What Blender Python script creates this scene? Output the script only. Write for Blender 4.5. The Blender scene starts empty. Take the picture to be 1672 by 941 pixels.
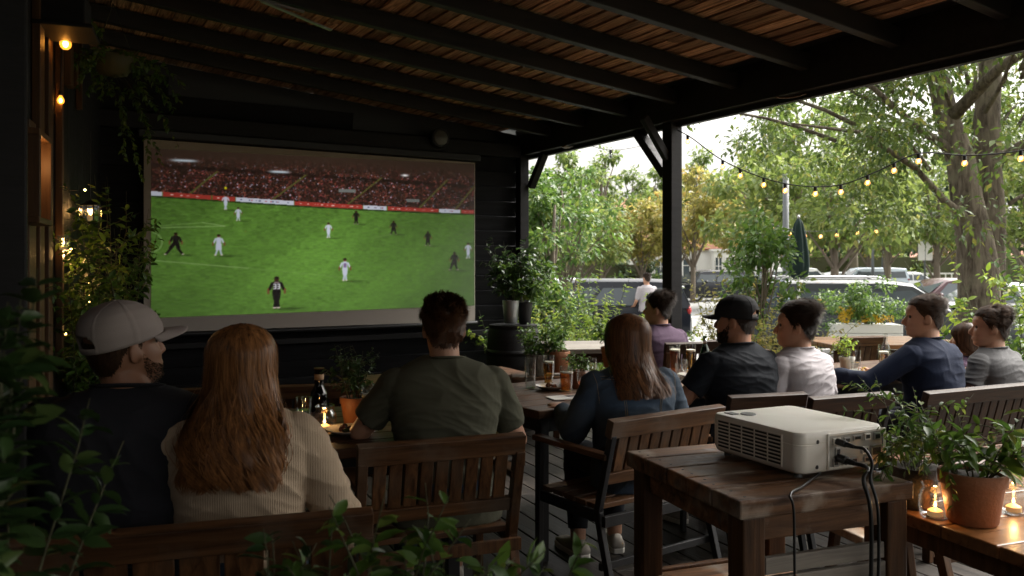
import bpy, bmesh, math, random
import numpy as np
from mathutils import Vector, Matrix, noise
from mathutils.bvhtree import BVHTree

R = math.radians
SC = bpy.context.scene
COL = SC.collection

# ------------------------------------------------------------------ camera
F, CX, HZ, EYE = 1340.0, 836.0, 437.0, 1.42      # focal length and horizon of the photograph, in its pixels
cam_d = bpy.data.cameras.new('camera')
cam = bpy.data.objects.new('camera', cam_d)
COL.objects.link(cam)
cam.location = (0, 0, EYE)
cam.rotation_euler = (R(90), 0, 0)
cam_d.sensor_width = 36
cam_d.lens = 36 * F / 1672
cam_d.shift_y = -(470.5 - HZ) / 1672
cam_d.clip_start = 0.05
cam_d.clip_end = 1500
cam_d.dof.use_dof = True
cam_d.dof.focus_distance = 3.6
cam_d.dof.aperture_fstop = 5.0
SC.camera = cam

# ------------------------------------------------------------------ sky, sun, exposure
W = bpy.data.worlds.new('World')
SC.world = W
W.use_nodes = True
wn = W.node_tree.nodes; wl = W.node_tree.links
SUN_EL, SUN_AZ = R(48), R(62)       # azimuth clockwise from +Y (camera forward)
sky = wn.new('ShaderNodeTexSky'); sky.sky_type = 'NISHITA'; sky.sun_disc = False
sky.sun_elevation = SUN_EL; sky.sun_rotation = SUN_AZ
sky.air_density = 1.0; sky.dust_density = 5.0; sky.ozone_density = 1.0
hs = wn.new('ShaderNodeHueSaturation'); hs.inputs['Saturation'].default_value = 0.06
hs.inputs['Value'].default_value = 1.45
wl.new(sky.outputs[0], hs.inputs['Color'])
bg = wn['Background']; bg.inputs['Strength'].default_value = 0.15
# an overcast sky is dimmer towards the horizon than overhead
wtc = wn.new('ShaderNodeTexCoord'); wsx = wn.new('ShaderNodeSeparateXYZ'); wl.new(wtc.outputs['Generated'], wsx.inputs[0])
wr = wn.new('ShaderNodeValToRGB'); wl.new(wsx.outputs['Z'], wr.inputs['Fac'])
wr.color_ramp.elements[0].color = (.312, .303, .286, 1); wr.color_ramp.elements[1].color = (.74, .72, .685, 1)
for p_, v_ in ((.27, .36), (.55, .72)):
    e_ = wr.color_ramp.elements.new(p_); e_.color = (v_ * 1.03, v_, v_ * .945, 1)
wm = wn.new('ShaderNodeMix'); wm.data_type = 'RGBA'; wm.blend_type = 'MULTIPLY'; wm.inputs['Factor'].default_value = 1.0
wl.new(hs.outputs[0], wm.inputs['A']); wl.new(wr.outputs['Color'], wm.inputs['B'])
wl.new(wm.outputs['Result'], bg.inputs['Color'])

sd = bpy.data.lights.new('sun', 'SUN'); so = bpy.data.objects.new('sun', sd); COL.objects.link(so)
sd.energy = 0.8; sd.angle = R(14); sd.color = (1.0, 0.96, 0.9)
sdir = Vector((math.sin(SUN_AZ) * math.cos(SUN_EL), math.cos(SUN_AZ) * math.cos(SUN_EL), math.sin(SUN_EL)))
so.rotation_euler = sdir.to_track_quat('Z', 'Y').to_euler()
so.location = (20, 20, 30)

SC.view_settings.view_transform = 'Standard'
SC.view_settings.look = 'None'
SC.view_settings.exposure = 2.2
SC.view_settings.gamma = 1.0
SC.cycles.use_denoising = True
SC.cycles.max_bounces = 10
SC.cycles.diffuse_bounces = 5
SC.cycles.transparent_max_bounces = 16
SC.cycles.caustics_reflective = False
SC.cycles.caustics_refractive = False
SC.cycles.sample_clamp_indirect = 6.0

# ------------------------------------------------------------------ layout helpers
def at(px, py, d):
    """world point seen at a photograph pixel, d metres ahead"""
    return Vector(((px - CX) * d / F, d, EYE - (py - HZ) * d / F))
def atz(px, py, z):
    """the same on the horizontal plane z"""
    d = (EYE - z) * F / (py - HZ)
    return Vector(((px - CX) * d / F, d, z))
BA = R(30)                                          # the pergola is turned 30 degrees from the camera
def B(x, y, z=0.0):
    return Vector((math.cos(BA) * x - math.sin(BA) * y, math.sin(BA) * x + math.cos(BA) * y, z))

# ------------------------------------------------------------------ object helpers
def props(o, label=None, cat=None, group=None, kind=None):
    if label: o['label'] = label
    if cat: o['category'] = cat
    if group: o['group'] = group
    if kind: o['kind'] = kind
    return o
GROUPS = {'candle_jar': 'candle jars', 'beer_glass': 'glasses on the tables', 'water_glass': 'glasses on the tables', 'whisky_glass': 'glasses on the tables',
          'plate': 'plates on the tables', 'dining_table': 'tables on the terrace', 'patio_table': 'tables on the terrace', 'slatted_chair': 'slatted seats on the terrace',
          'slatted_bench': 'slatted seats on the terrace', 'slatted_armchair': 'slatted seats on the terrace', 'potted_herb': 'small potted herbs', 'hedge': 'hedges beyond the car park',
          'house': 'houses beyond the car park', 'bucket_plant': 'bucket plants on the barrel', 'leafy_tree': 'trees along the deck edge', 'stone_trough': 'stone tubs along the deck edge'}
def thing(name, label, cat, loc=(0, 0, 0), rz=0.0, group=None):
    o = bpy.data.objects.new(name, None); COL.objects.link(o)
    o.empty_display_size = 0.1
    o.location = loc; o.rotation_euler = (0, 0, rz)
    return props(o, label, cat, group or GROUPS.get(name), 'thing')
def copy_tree(o, parent=None):
    c = o.copy(); COL.objects.link(c)
    if parent is not None: c.parent = parent
    for ch in list(o.children): copy_tree(ch, c)
    return c

class MB:
    def __init__(s): s.v = []; s.f = []; s.m = []
    def add(s, vs, fs, mi=0):
        b = len(s.v)
        s.v.extend([tuple(v) for v in vs])
        s.f.extend([tuple(i + b for i in f) for f in fs])
        s.m.extend([mi] * len(fs)); return s
    def box(s, c, size, rot=None, mi=0):
        hx, hy, hz = size[0] / 2, size[1] / 2, size[2] / 2
        vs = [Vector((x, y, z)) for z in (-hz, hz) for y in (-hy, hy) for x in (-hx, hx)]
        if rot is not None: vs = [rot @ v for v in vs]
        c = Vector(c)
        return s.add([v + c for v in vs], [(0, 2, 3, 1), (4, 5, 7, 6), (0, 1, 5, 4), (2, 6, 7, 3), (0, 4, 6, 2), (1, 3, 7, 5)], mi)
    def beam(s, p0, p1, w, h, up=(0, 0, 1), mi=0):
        p0, p1 = Vector(p0), Vector(p1); d = p1 - p0; L = d.length; y = d.normalized()
        x = y.cross(Vector(up))
        if x.length < 1e-4: x = Vector((1, 0, 0))
        x.normalize(); z = x.cross(y)
        rot = Matrix((x, y, z)).transposed()
        return s.box((p0 + p1) / 2, (w, L, h), rot, mi)
    def tube(s, pts, rads, n=8, cap=True, mi=0, flat=None):
        pts = [Vector(p) for p in pts]
        if not hasattr(rads, '__len__'): rads = [rads] * len(pts)
        rings = []; ux = None
        for i, p in enumerate(pts):
            t = (pts[min(i + 1, len(pts) - 1)] - pts[max(i - 1, 0)])
            if t.length < 1e-9: t = Vector((0, 0, 1))
            t.normalize()
            if ux is None:
                ux = t.orthogonal() if flat is None else (Vector(flat) - t * t.dot(Vector(flat)))
            ux = ux - t * t.dot(ux)
            if ux.length < 1e-6: ux = t.orthogonal()
            ux = ux.normalized(); uy = t.cross(ux)
            rr = rads[i]
            ra, rb = rr if hasattr(rr, '__len__') else (rr, rr)
            rings.append([p + ux * (math.cos(2 * math.pi * k / n) * ra) + uy * (math.sin(2 * math.pi * k / n) * rb) for k in range(n)])
        vs = [v for r in rings for v in r]; fs = []
        for i in range(len(rings) - 1):
            for k in range(n):
                a, b2 = i * n + k, i * n + (k + 1) % n
                fs.append((a, b2, b2 + n, a + n))
        if cap:
            fs.append(tuple(reversed(range(n)))); fs.append(tuple(range((len(rings) - 1) * n, len(rings) * n)))
        return s.add(vs, fs, mi)
    def capsule(s, p0, p1, r0, r1, n=16, mi=0):
        p0, p1 = Vector(p0), Vector(p1); d = (p1 - p0); L = max(d.length, 1e-5); t = d / L
        pts, rr = [], []
        for k in (-.98, -.85, -.6, -.3): pts.append(p0 + t * r0 * k); rr.append(r0 * math.sqrt(1 - k * k))
        for q in (0, .33, .66, 1): pts.append(p0 + t * L * q); rr.append(r0 + (r1 - r0) * q)
        for k in (.3, .6, .85, .98): pts.append(p1 + t * r1 * k); rr.append(r1 * math.sqrt(1 - k * k))
        return s.tube(pts, rr, n, True, mi)
    def ball(s, c, r, n=16, m=10, rot=None, mi=0):
        if not hasattr(r, '__len__'): r = (r, r, r)
        c = Vector(c); vs = []; fs = []
        for i in range(m + 1):
            a = math.pi * min(max(i / m, .02), .98)
            for k in range(n):
                b2 = 2 * math.pi * k / n
                v = Vector((r[0] * math.sin(a) * math.cos(b2), r[1] * math.sin(a) * math.sin(b2), r[2] * math.cos(a)))
                vs.append(c + (rot @ v if rot is not None else v))
        for i in range(m):
            for k in range(n):
                a, b2 = i * n + k, i * n + (k + 1) % n
                fs.append((a, a + n, b2 + n, b2))
        fs.append(tuple(range(n))); fs.append(tuple(reversed(range(m * n, m * n + n))))
        return s.add(vs, fs, mi)
    def lathe(s, prof, n=24, c=(0, 0, 0), mi=0, closed=False):
        c = Vector(c); vs = []; fs = []
        for r, z in prof:
            for k in range(n):
                a = 2 * math.pi * k / n
                vs.append(c + Vector((r * math.cos(a), r * math.sin(a), z)))
        m = len(prof)
        for i in range(m - 1 if not closed else m):
            j = (i + 1) % m
            for k in range(n):
                k2 = (k + 1) % n
                fs.append((i * n + k, i * n + k2, j * n + k2, j * n + k))
        if not closed:
            if prof[0][0] > 1e-4: fs.append(tuple(reversed(range(n))))
            if prof[-1][0] > 1e-4: fs.append(tuple(range((m - 1) * n, m * n)))
        return s.add(vs, fs, mi)
    def loft(s, rings, cap=True, mi=0):
        n = len(rings[0]); vs = [v for r in rings for v in r]; fs = []
        for i in range(len(rings) - 1):
            for k in range(n):
                a, b2 = i * n + k, i * n + (k + 1) % n
                fs.append((a, b2, b2 + n, a + n))
        if cap:
            fs.append(tuple(reversed(range(n)))); fs.append(tuple(range((len(rings) - 1) * n, len(rings) * n)))
        return s.add(vs, fs, mi)
    def mesh(s, name, recalc=False):
        me = bpy.data.meshes.new(name); me.from_pydata(s.v, [], s.f)
        if recalc:
            bm = bmesh.new(); bm.from_mesh(me); bmesh.ops.recalc_face_normals(bm, faces=bm.faces); bm.to_mesh(me); bm.free()
        return me
    def build(s, name, mats, parent=None, smooth=False, bevel=0.0, xf=None, loc=None, rz=None, autosmooth=None, recalc=False):
        if xf is not None: s.v = [tuple(xf @ Vector(v)) for v in s.v]
        me = s.mesh(name, recalc)
        if not isinstance(mats, (list, tuple)): mats = [mats]
        for m in mats: me.materials.append(m)
        me.polygons.foreach_set('material_index', s.m)
        if smooth: me.polygons.foreach_set('use_smooth', [True] * len(me.polygons))
        me.update()
        if autosmooth and smooth: me.set_sharp_from_angle(angle=R(autosmooth))
        o = bpy.data.objects.new(name, me); COL.objects.link(o)
        if parent is not None: o.parent = parent
        if loc is not None: o.location = loc
        if rz is not None: o.rotation_euler = (0, 0, rz)
        if bevel:
            b = o.modifiers.new('bevel', 'BEVEL'); b.width = bevel; b.segments = 2; b.limit_method = 'ANGLE'; b.angle_limit = R(40)
        return o

def npmesh(name, V, Q, mats, parent=None, smooth=False, tris=False, matidx=None, loc=None):
    """mesh from numpy arrays (V: n x 3, Q: m x 4 or m x 3)"""
    V = np.asarray(V, dtype=np.float32); Q = np.asarray(Q, dtype=np.int32)
    k = Q.shape[1]
    me = bpy.data.meshes.new(name)
    me.vertices.add(len(V)); me.vertices.foreach_set('co', V.ravel())
    me.loops.add(Q.size); me.loops.foreach_set('vertex_index', Q.ravel())
    me.polygons.add(len(Q)); me.polygons.foreach_set('loop_start', np.arange(0, Q.size, k, dtype=np.int32))
    me.polygons.foreach_set('loop_total', np.full(len(Q), k, dtype=np.int32))
    if smooth: me.polygons.foreach_set('use_smooth', np.ones(len(Q), dtype=bool))
    if not isinstance(mats, (list, tuple)): mats = [mats]
    for m in mats: me.materials.append(m)
    if matidx is not None: me.polygons.foreach_set('material_index', np.asarray(matidx, dtype=np.int32))
    me.update(calc_edges=True); me.validate()
    o = bpy.data.objects.new(name, me); COL.objects.link(o)
    if parent is not None: o.parent = parent
    if loc is not None: o.location = loc
    return o

# ------------------------------------------------------------------ materials
def nm(name):
    m = bpy.data.materials.new(name); m.use_nodes = True
    return m, m.node_tree.nodes, m.node_tree.links, m.node_tree.nodes['Principled BSDF']
def rgb(c): return (c[0], c[1], c[2], 1)
def plain(name, c, rough=.6, metal=0, spec=.5, coat=0, nz=0.0, nscale=8, bump=0, bscale=60):
    m, n, l, p = nm(name)
    p.inputs['Base Color'].default_value = rgb(c); p.inputs['Roughness'].default_value = rough
    p.inputs['Metallic'].default_value = metal; p.inputs['Specular IOR Level'].default_value = spec
    p.inputs['Coat Weight'].default_value = coat
    if nz or bump:
        tc = n.new('ShaderNodeTexCoord')
    if nz:
        t = n.new('ShaderNodeTexNoise'); t.inputs['Scale'].default_value = nscale; t.inputs['Detail'].default_value = 5
        l.new(tc.outputs['Object'], t.inputs['Vector'])
        mx = n.new('ShaderNodeMix'); mx.data_type = 'RGBA'
        mx.inputs['A'].default_value = rgb([x * (1 - nz) for x in c]); mx.inputs['B'].default_value = rgb([min(1, x * (1 + nz)) for x in c])
        l.new(t.outputs['Fac'], mx.inputs['Factor']); l.new(mx.outputs['Result'], p.inputs['Base Color'])
        mr = n.new('ShaderNodeMapRange'); mr.inputs['To Min'].default_value = max(0.05, rough - .12); mr.inputs['To Max'].default_value = min(1, rough + .12)
        l.new(t.outputs['Fac'], mr.inputs['Value']); l.new(mr.outputs['Result'], p.inputs['Roughness'])
    if bump:
        t2 = n.new('ShaderNodeTexNoise'); t2.inputs['Scale'].default_value = bscale; t2.inputs['Detail'].default_value = 4
        l.new(tc.outputs['Object'], t2.inputs['Vector'])
        b = n.new('ShaderNodeBump'); b.inputs['Strength'].default_value = bump; b.inputs['Distance'].default_value = .01
        l.new(t2.outputs['Fac'], b.inputs['Height']); l.new(b.outputs['Normal'], p.inputs['Normal'])
    return m
def wood(name, c1, c2, grain=(30, 2, 30), rough=.5, island=.35, bump=.35, worn=None, spec=.4, bdist=.004):
    """boards with long grain along the axis whose scale is small; every board gets its own tone"""
    m, n, l, p = nm(name)
    tc = n.new('ShaderNodeTexCoord'); mp = n.new('ShaderNodeMapping'); l.new(tc.outputs['Object'], mp.inputs['Vector'])
    mp.inputs['Scale'].default_value = grain
    ge = n.new('ShaderNodeNewGeometry')
    off = n.new('ShaderNodeVectorMath'); off.operation = 'SCALE'; off.inputs[0].default_value = (17, 23, 31)
    l.new(ge.outputs['Random Per Island'], off.inputs['Scale']); l.new(off.outputs[0], mp.inputs['Location'])
    t = n.new('ShaderNodeTexNoise'); t.inputs['Scale'].default_value = 1.0; t.inputs['Detail'].default_value = 6; t.inputs['Roughness'].default_value = .62
    t.inputs['Distortion'].default_value = .6
    l.new(mp.outputs[0], t.inputs['Vector'])
    cr = n.new('ShaderNodeValToRGB'); cr.color_ramp.elements[0].position = .32; cr.color_ramp.elements[1].position = .7
    cr.color_ramp.elements[0].color = rgb(c1); cr.color_ramp.elements[1].color = rgb(c2)
    l.new(t.outputs['Fac'], cr.inputs['Fac'])
    hsv = n.new('ShaderNodeHueSaturation'); mr = n.new('ShaderNodeMapRange')
    mr.inputs['To Min'].default_value = 1 - island; mr.inputs['To Max'].default_value = 1 + island
    l.new(ge.outputs['Random Per Island'], mr.inputs['Value']); l.new(mr.outputs['Result'], hsv.inputs['Value'])
    l.new(cr.outputs['Color'], hsv.inputs['Color'])
    outc = hsv.outputs['Color']
    if worn:
        t3 = n.new('ShaderNodeTexNoise'); t3.inputs['Scale'].default_value = 5; t3.inputs['Detail'].default_value = 7
        l.new(tc.outputs['Object'], t3.inputs['Vector'])
        r3 = n.new('ShaderNodeValToRGB'); r3.color_ramp.elements[0].position = .5; r3.color_ramp.elements[1].position = .68
        l.new(t3.outputs['Fac'], r3.inputs['Fac'])
        mx = n.new('ShaderNodeMix'); mx.data_type = 'RGBA'; mx.inputs['B'].default_value = rgb(worn)
        l.new(r3.outputs['Color'], mx.inputs['Factor']); l.new(outc, mx.inputs['A']); outc = mx.outputs['Result']
    l.new(outc, p.inputs['Base Color'])
    rr = n.new('ShaderNodeMapRange'); rr.inputs['To Min'].default_value = rough - .13; rr.inputs['To Max'].default_value = rough + .15
    l.new(t.outputs['Fac'], rr.inputs['Value']); l.new(rr.outputs['Result'], p.inputs['Roughness'])
    p.inputs['Specular IOR Level'].default_value = spec
    b = n.new('ShaderNodeBump'); b.inputs['Strength'].default_value = bump; b.inputs['Distance'].default_value = bdist
    l.new(t.outputs['Fac'], b.inputs['Height']); l.new(b.outputs['Normal'], p.inputs['Normal'])
    return m
def emit(name, c, s):
    m, n, l, p = nm(name)
    p.inputs['Base Color'].default_value = rgb(c); p.inputs['Emission Color'].default_value = rgb(c); p.inputs['Emission Strength'].default_value = s
    return m
def glass(name, tint=(1, 1, 1), rough=0.02, body=.06, glow=None):
    m, n, l, p = nm(name); n.remove(p)
    out = n['Material Output']
    tr = n.new('ShaderNodeBsdfTransparent'); tr.inputs['Color'].default_value = rgb(tint)
    gl = n.new('ShaderNodeBsdfGlossy'); gl.inputs['Roughness'].default_value = rough
    lw = n.new('ShaderNodeLayerWeight'); lw.inputs['Blend'].default_value = .35
    mr = n.new('ShaderNodeMapRange'); mr.inputs['To Min'].default_value = body; mr.inputs['To Max'].default_value = .75
    pw = n.new('ShaderNodeMath'); pw.operation = 'POWER'; pw.inputs[1].default_value = 2.2
    l.new(lw.outputs['Facing'], pw.inputs[0]); l.new(pw.outputs[0], mr.inputs['Value'])
    mx = n.new('ShaderNodeMixShader'); l.new(mr.outputs['Result'], mx.inputs['Fac']); l.new(tr.outputs[0], mx.inputs[1]); l.new(gl.outputs[0], mx.inputs[2])
    res = mx.outputs[0]
    if glow:
        em = n.new('ShaderNodeEmission'); em.inputs['Color'].default_value = rgb(glow[0]); em.inputs['Strength'].default_value = glow[1]
        ad = n.new('ShaderNodeAddShader'); l.new(res, ad.inputs[0]); l.new(em.outputs[0], ad.inputs[1]); res = ad.outputs[0]
    l.new(res, out.inputs['Surface'])
    return m
def leafmat(name, c1, c2, c3=None, rough=.45, trans=.35, spec=.5):
    m, n, l, p = nm(name)
    ge = n.new('ShaderNodeNewGeometry'); cr = n.new('ShaderNodeValToRGB')
    cr.color_ramp.elements[0].color = rgb(c1); cr.color_ramp.elements[1].color = rgb(c2)
    if c3:
        cr.color_ramp.elements[1].position = .86
        e = cr.color_ramp.elements.new(1.0); e.color = rgb(c3)
    l.new(ge.outputs['Random Per Island'], cr.inputs['Fac'])
    l.new(cr.outputs['Color'], p.inputs['Base Color']); p.inputs['Roughness'].default_value = rough
    p.inputs['Specular IOR Level'].default_value = spec
    tl = n.new('ShaderNodeBsdfTranslucent'); hv = n.new('ShaderNodeHueSaturation'); hv.inputs['Value'].default_value = 1.5; hv.inputs['Hue'].default_value = .485
    l.new(cr.outputs['Color'], hv.inputs['Color']); l.new(hv.outputs['Color'], tl.inputs['Color'])
    mx = n.new('ShaderNodeMixShader'); mx.inputs['Fac'].default_value = trans
    l.new(p.outputs[0], mx.inputs[1]); l.new(tl.outputs[0], mx.inputs[2]); l.new(mx.outputs[0], n['Material Output'].inputs['Surface'])
    return m
def cloth(name, c, rough=.85, bump=.25, scale=(500, 500, 500), var=.12, stripe=None, wear=None):
    m, n, l, p = nm(name)
    tc = n.new('ShaderNodeTexCoord')
    t = n.new('ShaderNodeTexNoise'); t.inputs['Scale'].default_value = 9; t.inputs['Detail'].default_value = 6
    l.new(tc.outputs['Object'], t.inputs['Vector'])
    mx = n.new('ShaderNodeMix'); mx.data_type = 'RGBA'
    mx.inputs['A'].default_value = rgb([x * (1 - var) for x in c]); mx.inputs['B'].default_value = rgb(wear or [min(1, x * (1 + var)) for x in c])
    l.new(t.outputs['Fac'], mx.inputs['Factor']); l.new(mx.outputs['Result'], p.inputs['Base Color'])
    p.inputs['Roughness'].default_value = rough; p.inputs['Specular IOR Level'].default_value = .12
    p.inputs['Sheen Weight'].default_value = .02
    b = n.new('ShaderNodeBump'); b.inputs['Strength'].default_value = bump; b.inputs['Distance'].default_value = .003
    if stripe:
        w = n.new('ShaderNodeTexWave'); w.bands_direction = stripe[0]; w.inputs['Scale'].default_value = stripe[1]; w.inputs['Distortion'].default_value = 1.0
        w.inputs['Detail'].default_value = 2
        l.new(tc.outputs['Object'], w.inputs['Vector']); l.new(w.outputs['Fac'], b.inputs['Height'])
    else:
        t2 = n.new('ShaderNodeTexNoise'); t2.inputs['Scale'].default_value = 380; l.new(tc.outputs['Object'], t2.inputs['Vector']); l.new(t2.outputs['Fac'], b.inputs['Height'])
    l.new(b.outputs['Normal'], p.inputs['Normal'])
    return m

M = {}
M['deck'] = wood('deck_wood', (.010, .008, .0065), (.040, .031, .024), (34, 1.6, 34), rough=.5, island=.4, bump=.6, spec=.3)
M['black_wood'] = wood('black_stained_wood', (.007, .0065, .007), (.018, .017, .018), (3, 3, 26), rough=.6, island=.3, bump=.5, spec=.25)
M['black_clad'] = wood('black_cladding', (.006, .006, .007), (.016, .016, .018), (2, 20, 26), rough=.65, island=.35, bump=.5, spec=.12)
M['rafter'] = wood('dark_rafter', (.008, .0068, .0062), (.020, .017, .015), (1.5, 26, 26), rough=.55, island=.2, bump=.5, spec=.3)
M['roof_board'] = wood('roof_board', (.11, .055, .028), (.68, .42, .25), (80, 4.5, 80), rough=.7, island=.5, bump=1.0, spec=.2)
M['trim'] = wood('warm_trim_wood', (.06, .027, .010), (.15, .072, .027), (22, 22, 2), rough=.5, island=.3)
M['bench_x'] = wood('bench_wood_long', (.036, .015, .006), (.155, .072, .030), (2.2, 40, 40), rough=.45, island=.25, bump=.5, spec=.25, worn=(.12, .085, .06))
M['bench_z'] = wood('bench_wood_slats', (.036, .015, .006), (.155, .072, .030), (40, 40, 2.5), rough=.45, island=.45, bump=.5, spec=.25, worn=(.10, .065, .042))
M['bench_y'] = wood('bench_wood_deep', (.036, .015, .006), (.15, .070, .029), (40, 2.2, 40), rough=.45, island=.25, bump=.45, spec=.25)
M['dark_x'] = wood('dark_bench_long', (.014, .007, .004), (.065, .032, .017), (2.2, 40, 40), rough=.5, island=.3, bump=.45, spec=.25)
M['dark_z'] = wood('dark_bench_slats', (.014, .007, .004), (.055, .027, .014), (40, 40, 2.5), rough=.5, island=.4, bump=.45, spec=.25)
M['steel'] = plain('black_steel', (.02, .02, .021), .42, .3, nz=.2, nscale=20)
M['table_x'] = wood('table_wood', (.035, .014, .006), (.12, .055, .024), (2.0, 36, 36), rough=.48, island=.4, bump=.6, spec=.25, worn=(.11, .075, .05))
M['table_y'] = wood('table_wood_deep', (.035, .014, .006), (.12, .055, .024), (36, 2.0, 36), rough=.48, island=.35, bump=.5, spec=.25)
M['old_x'] = wood('weathered_wood', (.035, .014, .006), (.25, .12, .055), (2.4, 26, 26), rough=.5, island=.45, bump=.9, worn=(.38, .32, .26), spec=.3)
M['old_z'] = wood('weathered_wood_upright', (.035, .015, .006), (.14, .065, .028), (32, 32, 2.4), rough=.5, island=.25, bump=.8, spec=.25)
M['grey_wood'] = wood('grey_weathered_wood', (.16, .14, .12), (.34, .30, .25), (2.4, 32, 32), rough=.6, island=.2, bump=.6)
M['honey'] = wood('honey_table_wood', (.13, .05, .016), (.30, .13, .045), (2.0, 30, 30), rough=.3, island=.2, bump=.2, spec=.5)
M['screen_cloth'] = plain('screen_cloth', (.42, .37, .33), .75, nz=.04)
M['white_plastic'] = plain('projector_plastic', (.84, .80, .73), .38, nz=.04, nscale=6)
M['dark_plastic'] = plain('dark_plastic', (.012, .012, .013), .4)
M['grey_plastic'] = plain('grey_plastic', (.13, .13, .13), .45)
M['cable'] = plain('cable_rubber', (.010, .010, .010), .35)
M['metal'] = plain('bare_metal', (.45, .45, .45), .35, 1.0)
M['galv'] = plain('galvanised_metal', (.42, .44, .45), .38, .85, nz=.2, nscale=14)
M['terracotta'] = plain('terracotta', (.30, .115, .048), .62, nz=.28, nscale=14, bump=.2, bscale=90)
M['soil'] = plain('soil', (.03, .022, .016), .95, nz=.4, nscale=40, bump=.6)
M['glass'] = glass('clear_glass', (.95, .965, .965), body=.11)
M['brown_glass'] = glass('dark_bottle_glass', (.10, .05, .02), body=.08)
M['green_glass'] = glass('green_bottle_glass', (.10, .36, .10), body=.08)
M['beer'] = glass('beer_liquid', (.85, .42, .07), body=.03)
M['beer2'] = glass('pale_beer_liquid', (.88, .62, .16), body=.03)
M['water'] = glass('water_liquid', (.93, .95, .95), body=.04)
M['foam'] = plain('beer_foam', (.8, .74, .6), .8)
M['ceramic'] = plain('plate_ceramic', (.42, .38, .33), .25)
M['wax'] = emit('candle_wax', (.95, .62, .28), .05)
M['flame'] = emit('candle_flame', (1.0, .52, .13), 9)
M['bulb'] = emit('bulb_filament', (1.0, .55, .16), 8)
M['bulb_out'] = emit('outdoor_bulb', (1.0, .68, .30), 1.6)
M['bulb_glass'] = glass('amber_bulb_glass', (1, .80, .5), body=.06, glow=((1.0, .42, .07), .16))
M['bulb_glass_in'] = glass('glowing_bulb_glass', (1, .70, .35), body=.06, glow=((1.0, .36, .04), .30))
M['paper'] = plain('paper', (.72, .70, .66), .8)
M['bark'] = wood('bark', (.045, .034, .026), (.25, .21, .165), (16, 16, 3.0), rough=.85, island=.05, bump=1.0, spec=.15, worn=(.20, .18, .13), bdist=.03)
M['bark_far'] = plain('far_bark', (.16, .13, .10), .9, nz=.3, nscale=6)
M['stem'] = plain('plant_stem', (.06, .06, .025), .7)
M['leaf_big'] = leafmat('big_tree_leaf', (.038, .078, .015), (.10, .15, .026), (.19, .19, .042), trans=.45)
M['leaf_mid'] = leafmat('garden_leaf', (.035, .09, .016), (.10, .19, .03), (.18, .24, .05), trans=.35)
M['leaf_lime'] = leafmat('lime_leaf', (.12, .21, .024), (.26, .37, .05), (.40, .40, .09), trans=.45)
M['leaf_gold'] = leafmat('golden_leaf', (.16, .17, .04), (.30, .28, .07), (.40, .28, .08), trans=.45)
M['leaf_dark'] = leafmat('dark_leaf', (.018, .045, .014), (.05, .10, .028), (.09, .14, .04), rough=.35, trans=.2)
M['leaf_far'] = leafmat('far_leaf', (.07, .125, .035), (.17, .24, .06), (.27, .29, .09), rough=.6, trans=.45)
M['leaf_far2'] = leafmat('far_olive_leaf', (.07, .115, .028), (.165, .22, .052), (.27, .27, .085), rough=.6, trans=.45)
M['leaf_pine'] = leafmat('far_dark_leaf', (.04, .075, .035), (.09, .14, .06), (.13, .17, .07), rough=.6, trans=.2)
M['petal'] = plain('yellow_petal', (.75, .50, .03), .6)
M['skin'] = plain('skin', (.44, .235, .15), .5, nz=.12, nscale=30)
M['skin_tan'] = plain('tanned_skin', (.36, .175, .105), .5, nz=.12, nscale=30)
M['eye'] = plain('eye', (.08, .065, .055), .7, spec=.1)
M['asphalt'] = plain('asphalt', (.19, .19, .185), .85, nz=.22, nscale=1.3, bump=.3, bscale=90)
M['marking'] = plain('road_paint', (.75, .75, .72), .7, nz=.15, nscale=6)
M['kerb'] = plain('kerb_stone', (.36, .35, .33), .85, nz=.15)
M['grass'] = plain('verge_grass', (.075, .12, .025), .95, nz=.4, nscale=2)
M['soil_ground'] = plain('garden_ground', (.07, .065, .04), .95, nz=.4, nscale=1.5)
M['white_paint'] = plain('white_paint', (.78, .77, .74), .6, nz=.06, nscale=2)
M['roof_tile'] = plain('roof_tile', (.30, .13, .08), .8, nz=.2, nscale=3)
M['window'] = plain('window_glass', (.06, .08, .09), .08, 0, .6)
M['car_glass'] = plain('car_glass', (.06, .072, .08), .05, 0, .3)
M['tyre'] = plain('tyre', (.015, .015, .015), .8)
M['rim'] = plain('rim_alloy', (.5, .5, .52), .3, .9)
M['head_lamp'] = plain('headlamp', (.7, .72, .75), .1)
M['tail_lamp'] = plain('tail_lamp', (.35, .02, .02), .2)
M['grey_pole'] = plain('grey_pole', (.10, .11, .115), .6, nz=.1)
M['parasol'] = cloth('parasol_cloth', (.018, .032, .03))
M['stone_grey'] = plain('grey_concrete', (.30, .29, .28), .85, nz=.15, nscale=5)
# ------------------------------------------------------------------ ground, car park, deck
GZ = -0.35                                           # the car park lies a step below the deck
def sheet(name, pts, z, mat, kind='structure'):
    m = MB(); m.add([(x, y, z) for x, y in pts], [tuple(range(len(pts)))])
    return props(m.build(name, mat), kind=kind)
sheet('ground', [(-400, -400), (400, -400), (400, 500), (-400, 500)], GZ - .012, M['soil_ground'])
sheet('parking_lot', [(-60, 11.5), (90, 11.5), (90, 49), (-60, 49)], GZ, M['asphalt'])
sheet('parking_lot', [(-60, 50.6), (90, 50.6), (90, 66), (-60, 66)], GZ, M['asphalt'])
m = MB()
for i in range(14):
    x = -12 + i * 2.9
    m.box((x, 40.5, GZ + .004), (.12, 5.0, .003)); m.box((x + 1.2, 23.5, GZ + .004), (.12, 4.6, .003))
m.box((8.6, 29.3, GZ + .004), (5.5, .28, .003)); m.box((5.2, 33.6, GZ + .004), (2.4, .5, .003)); m.box((16, 33.6, GZ + .004), (2.4, .5, .003))
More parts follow.
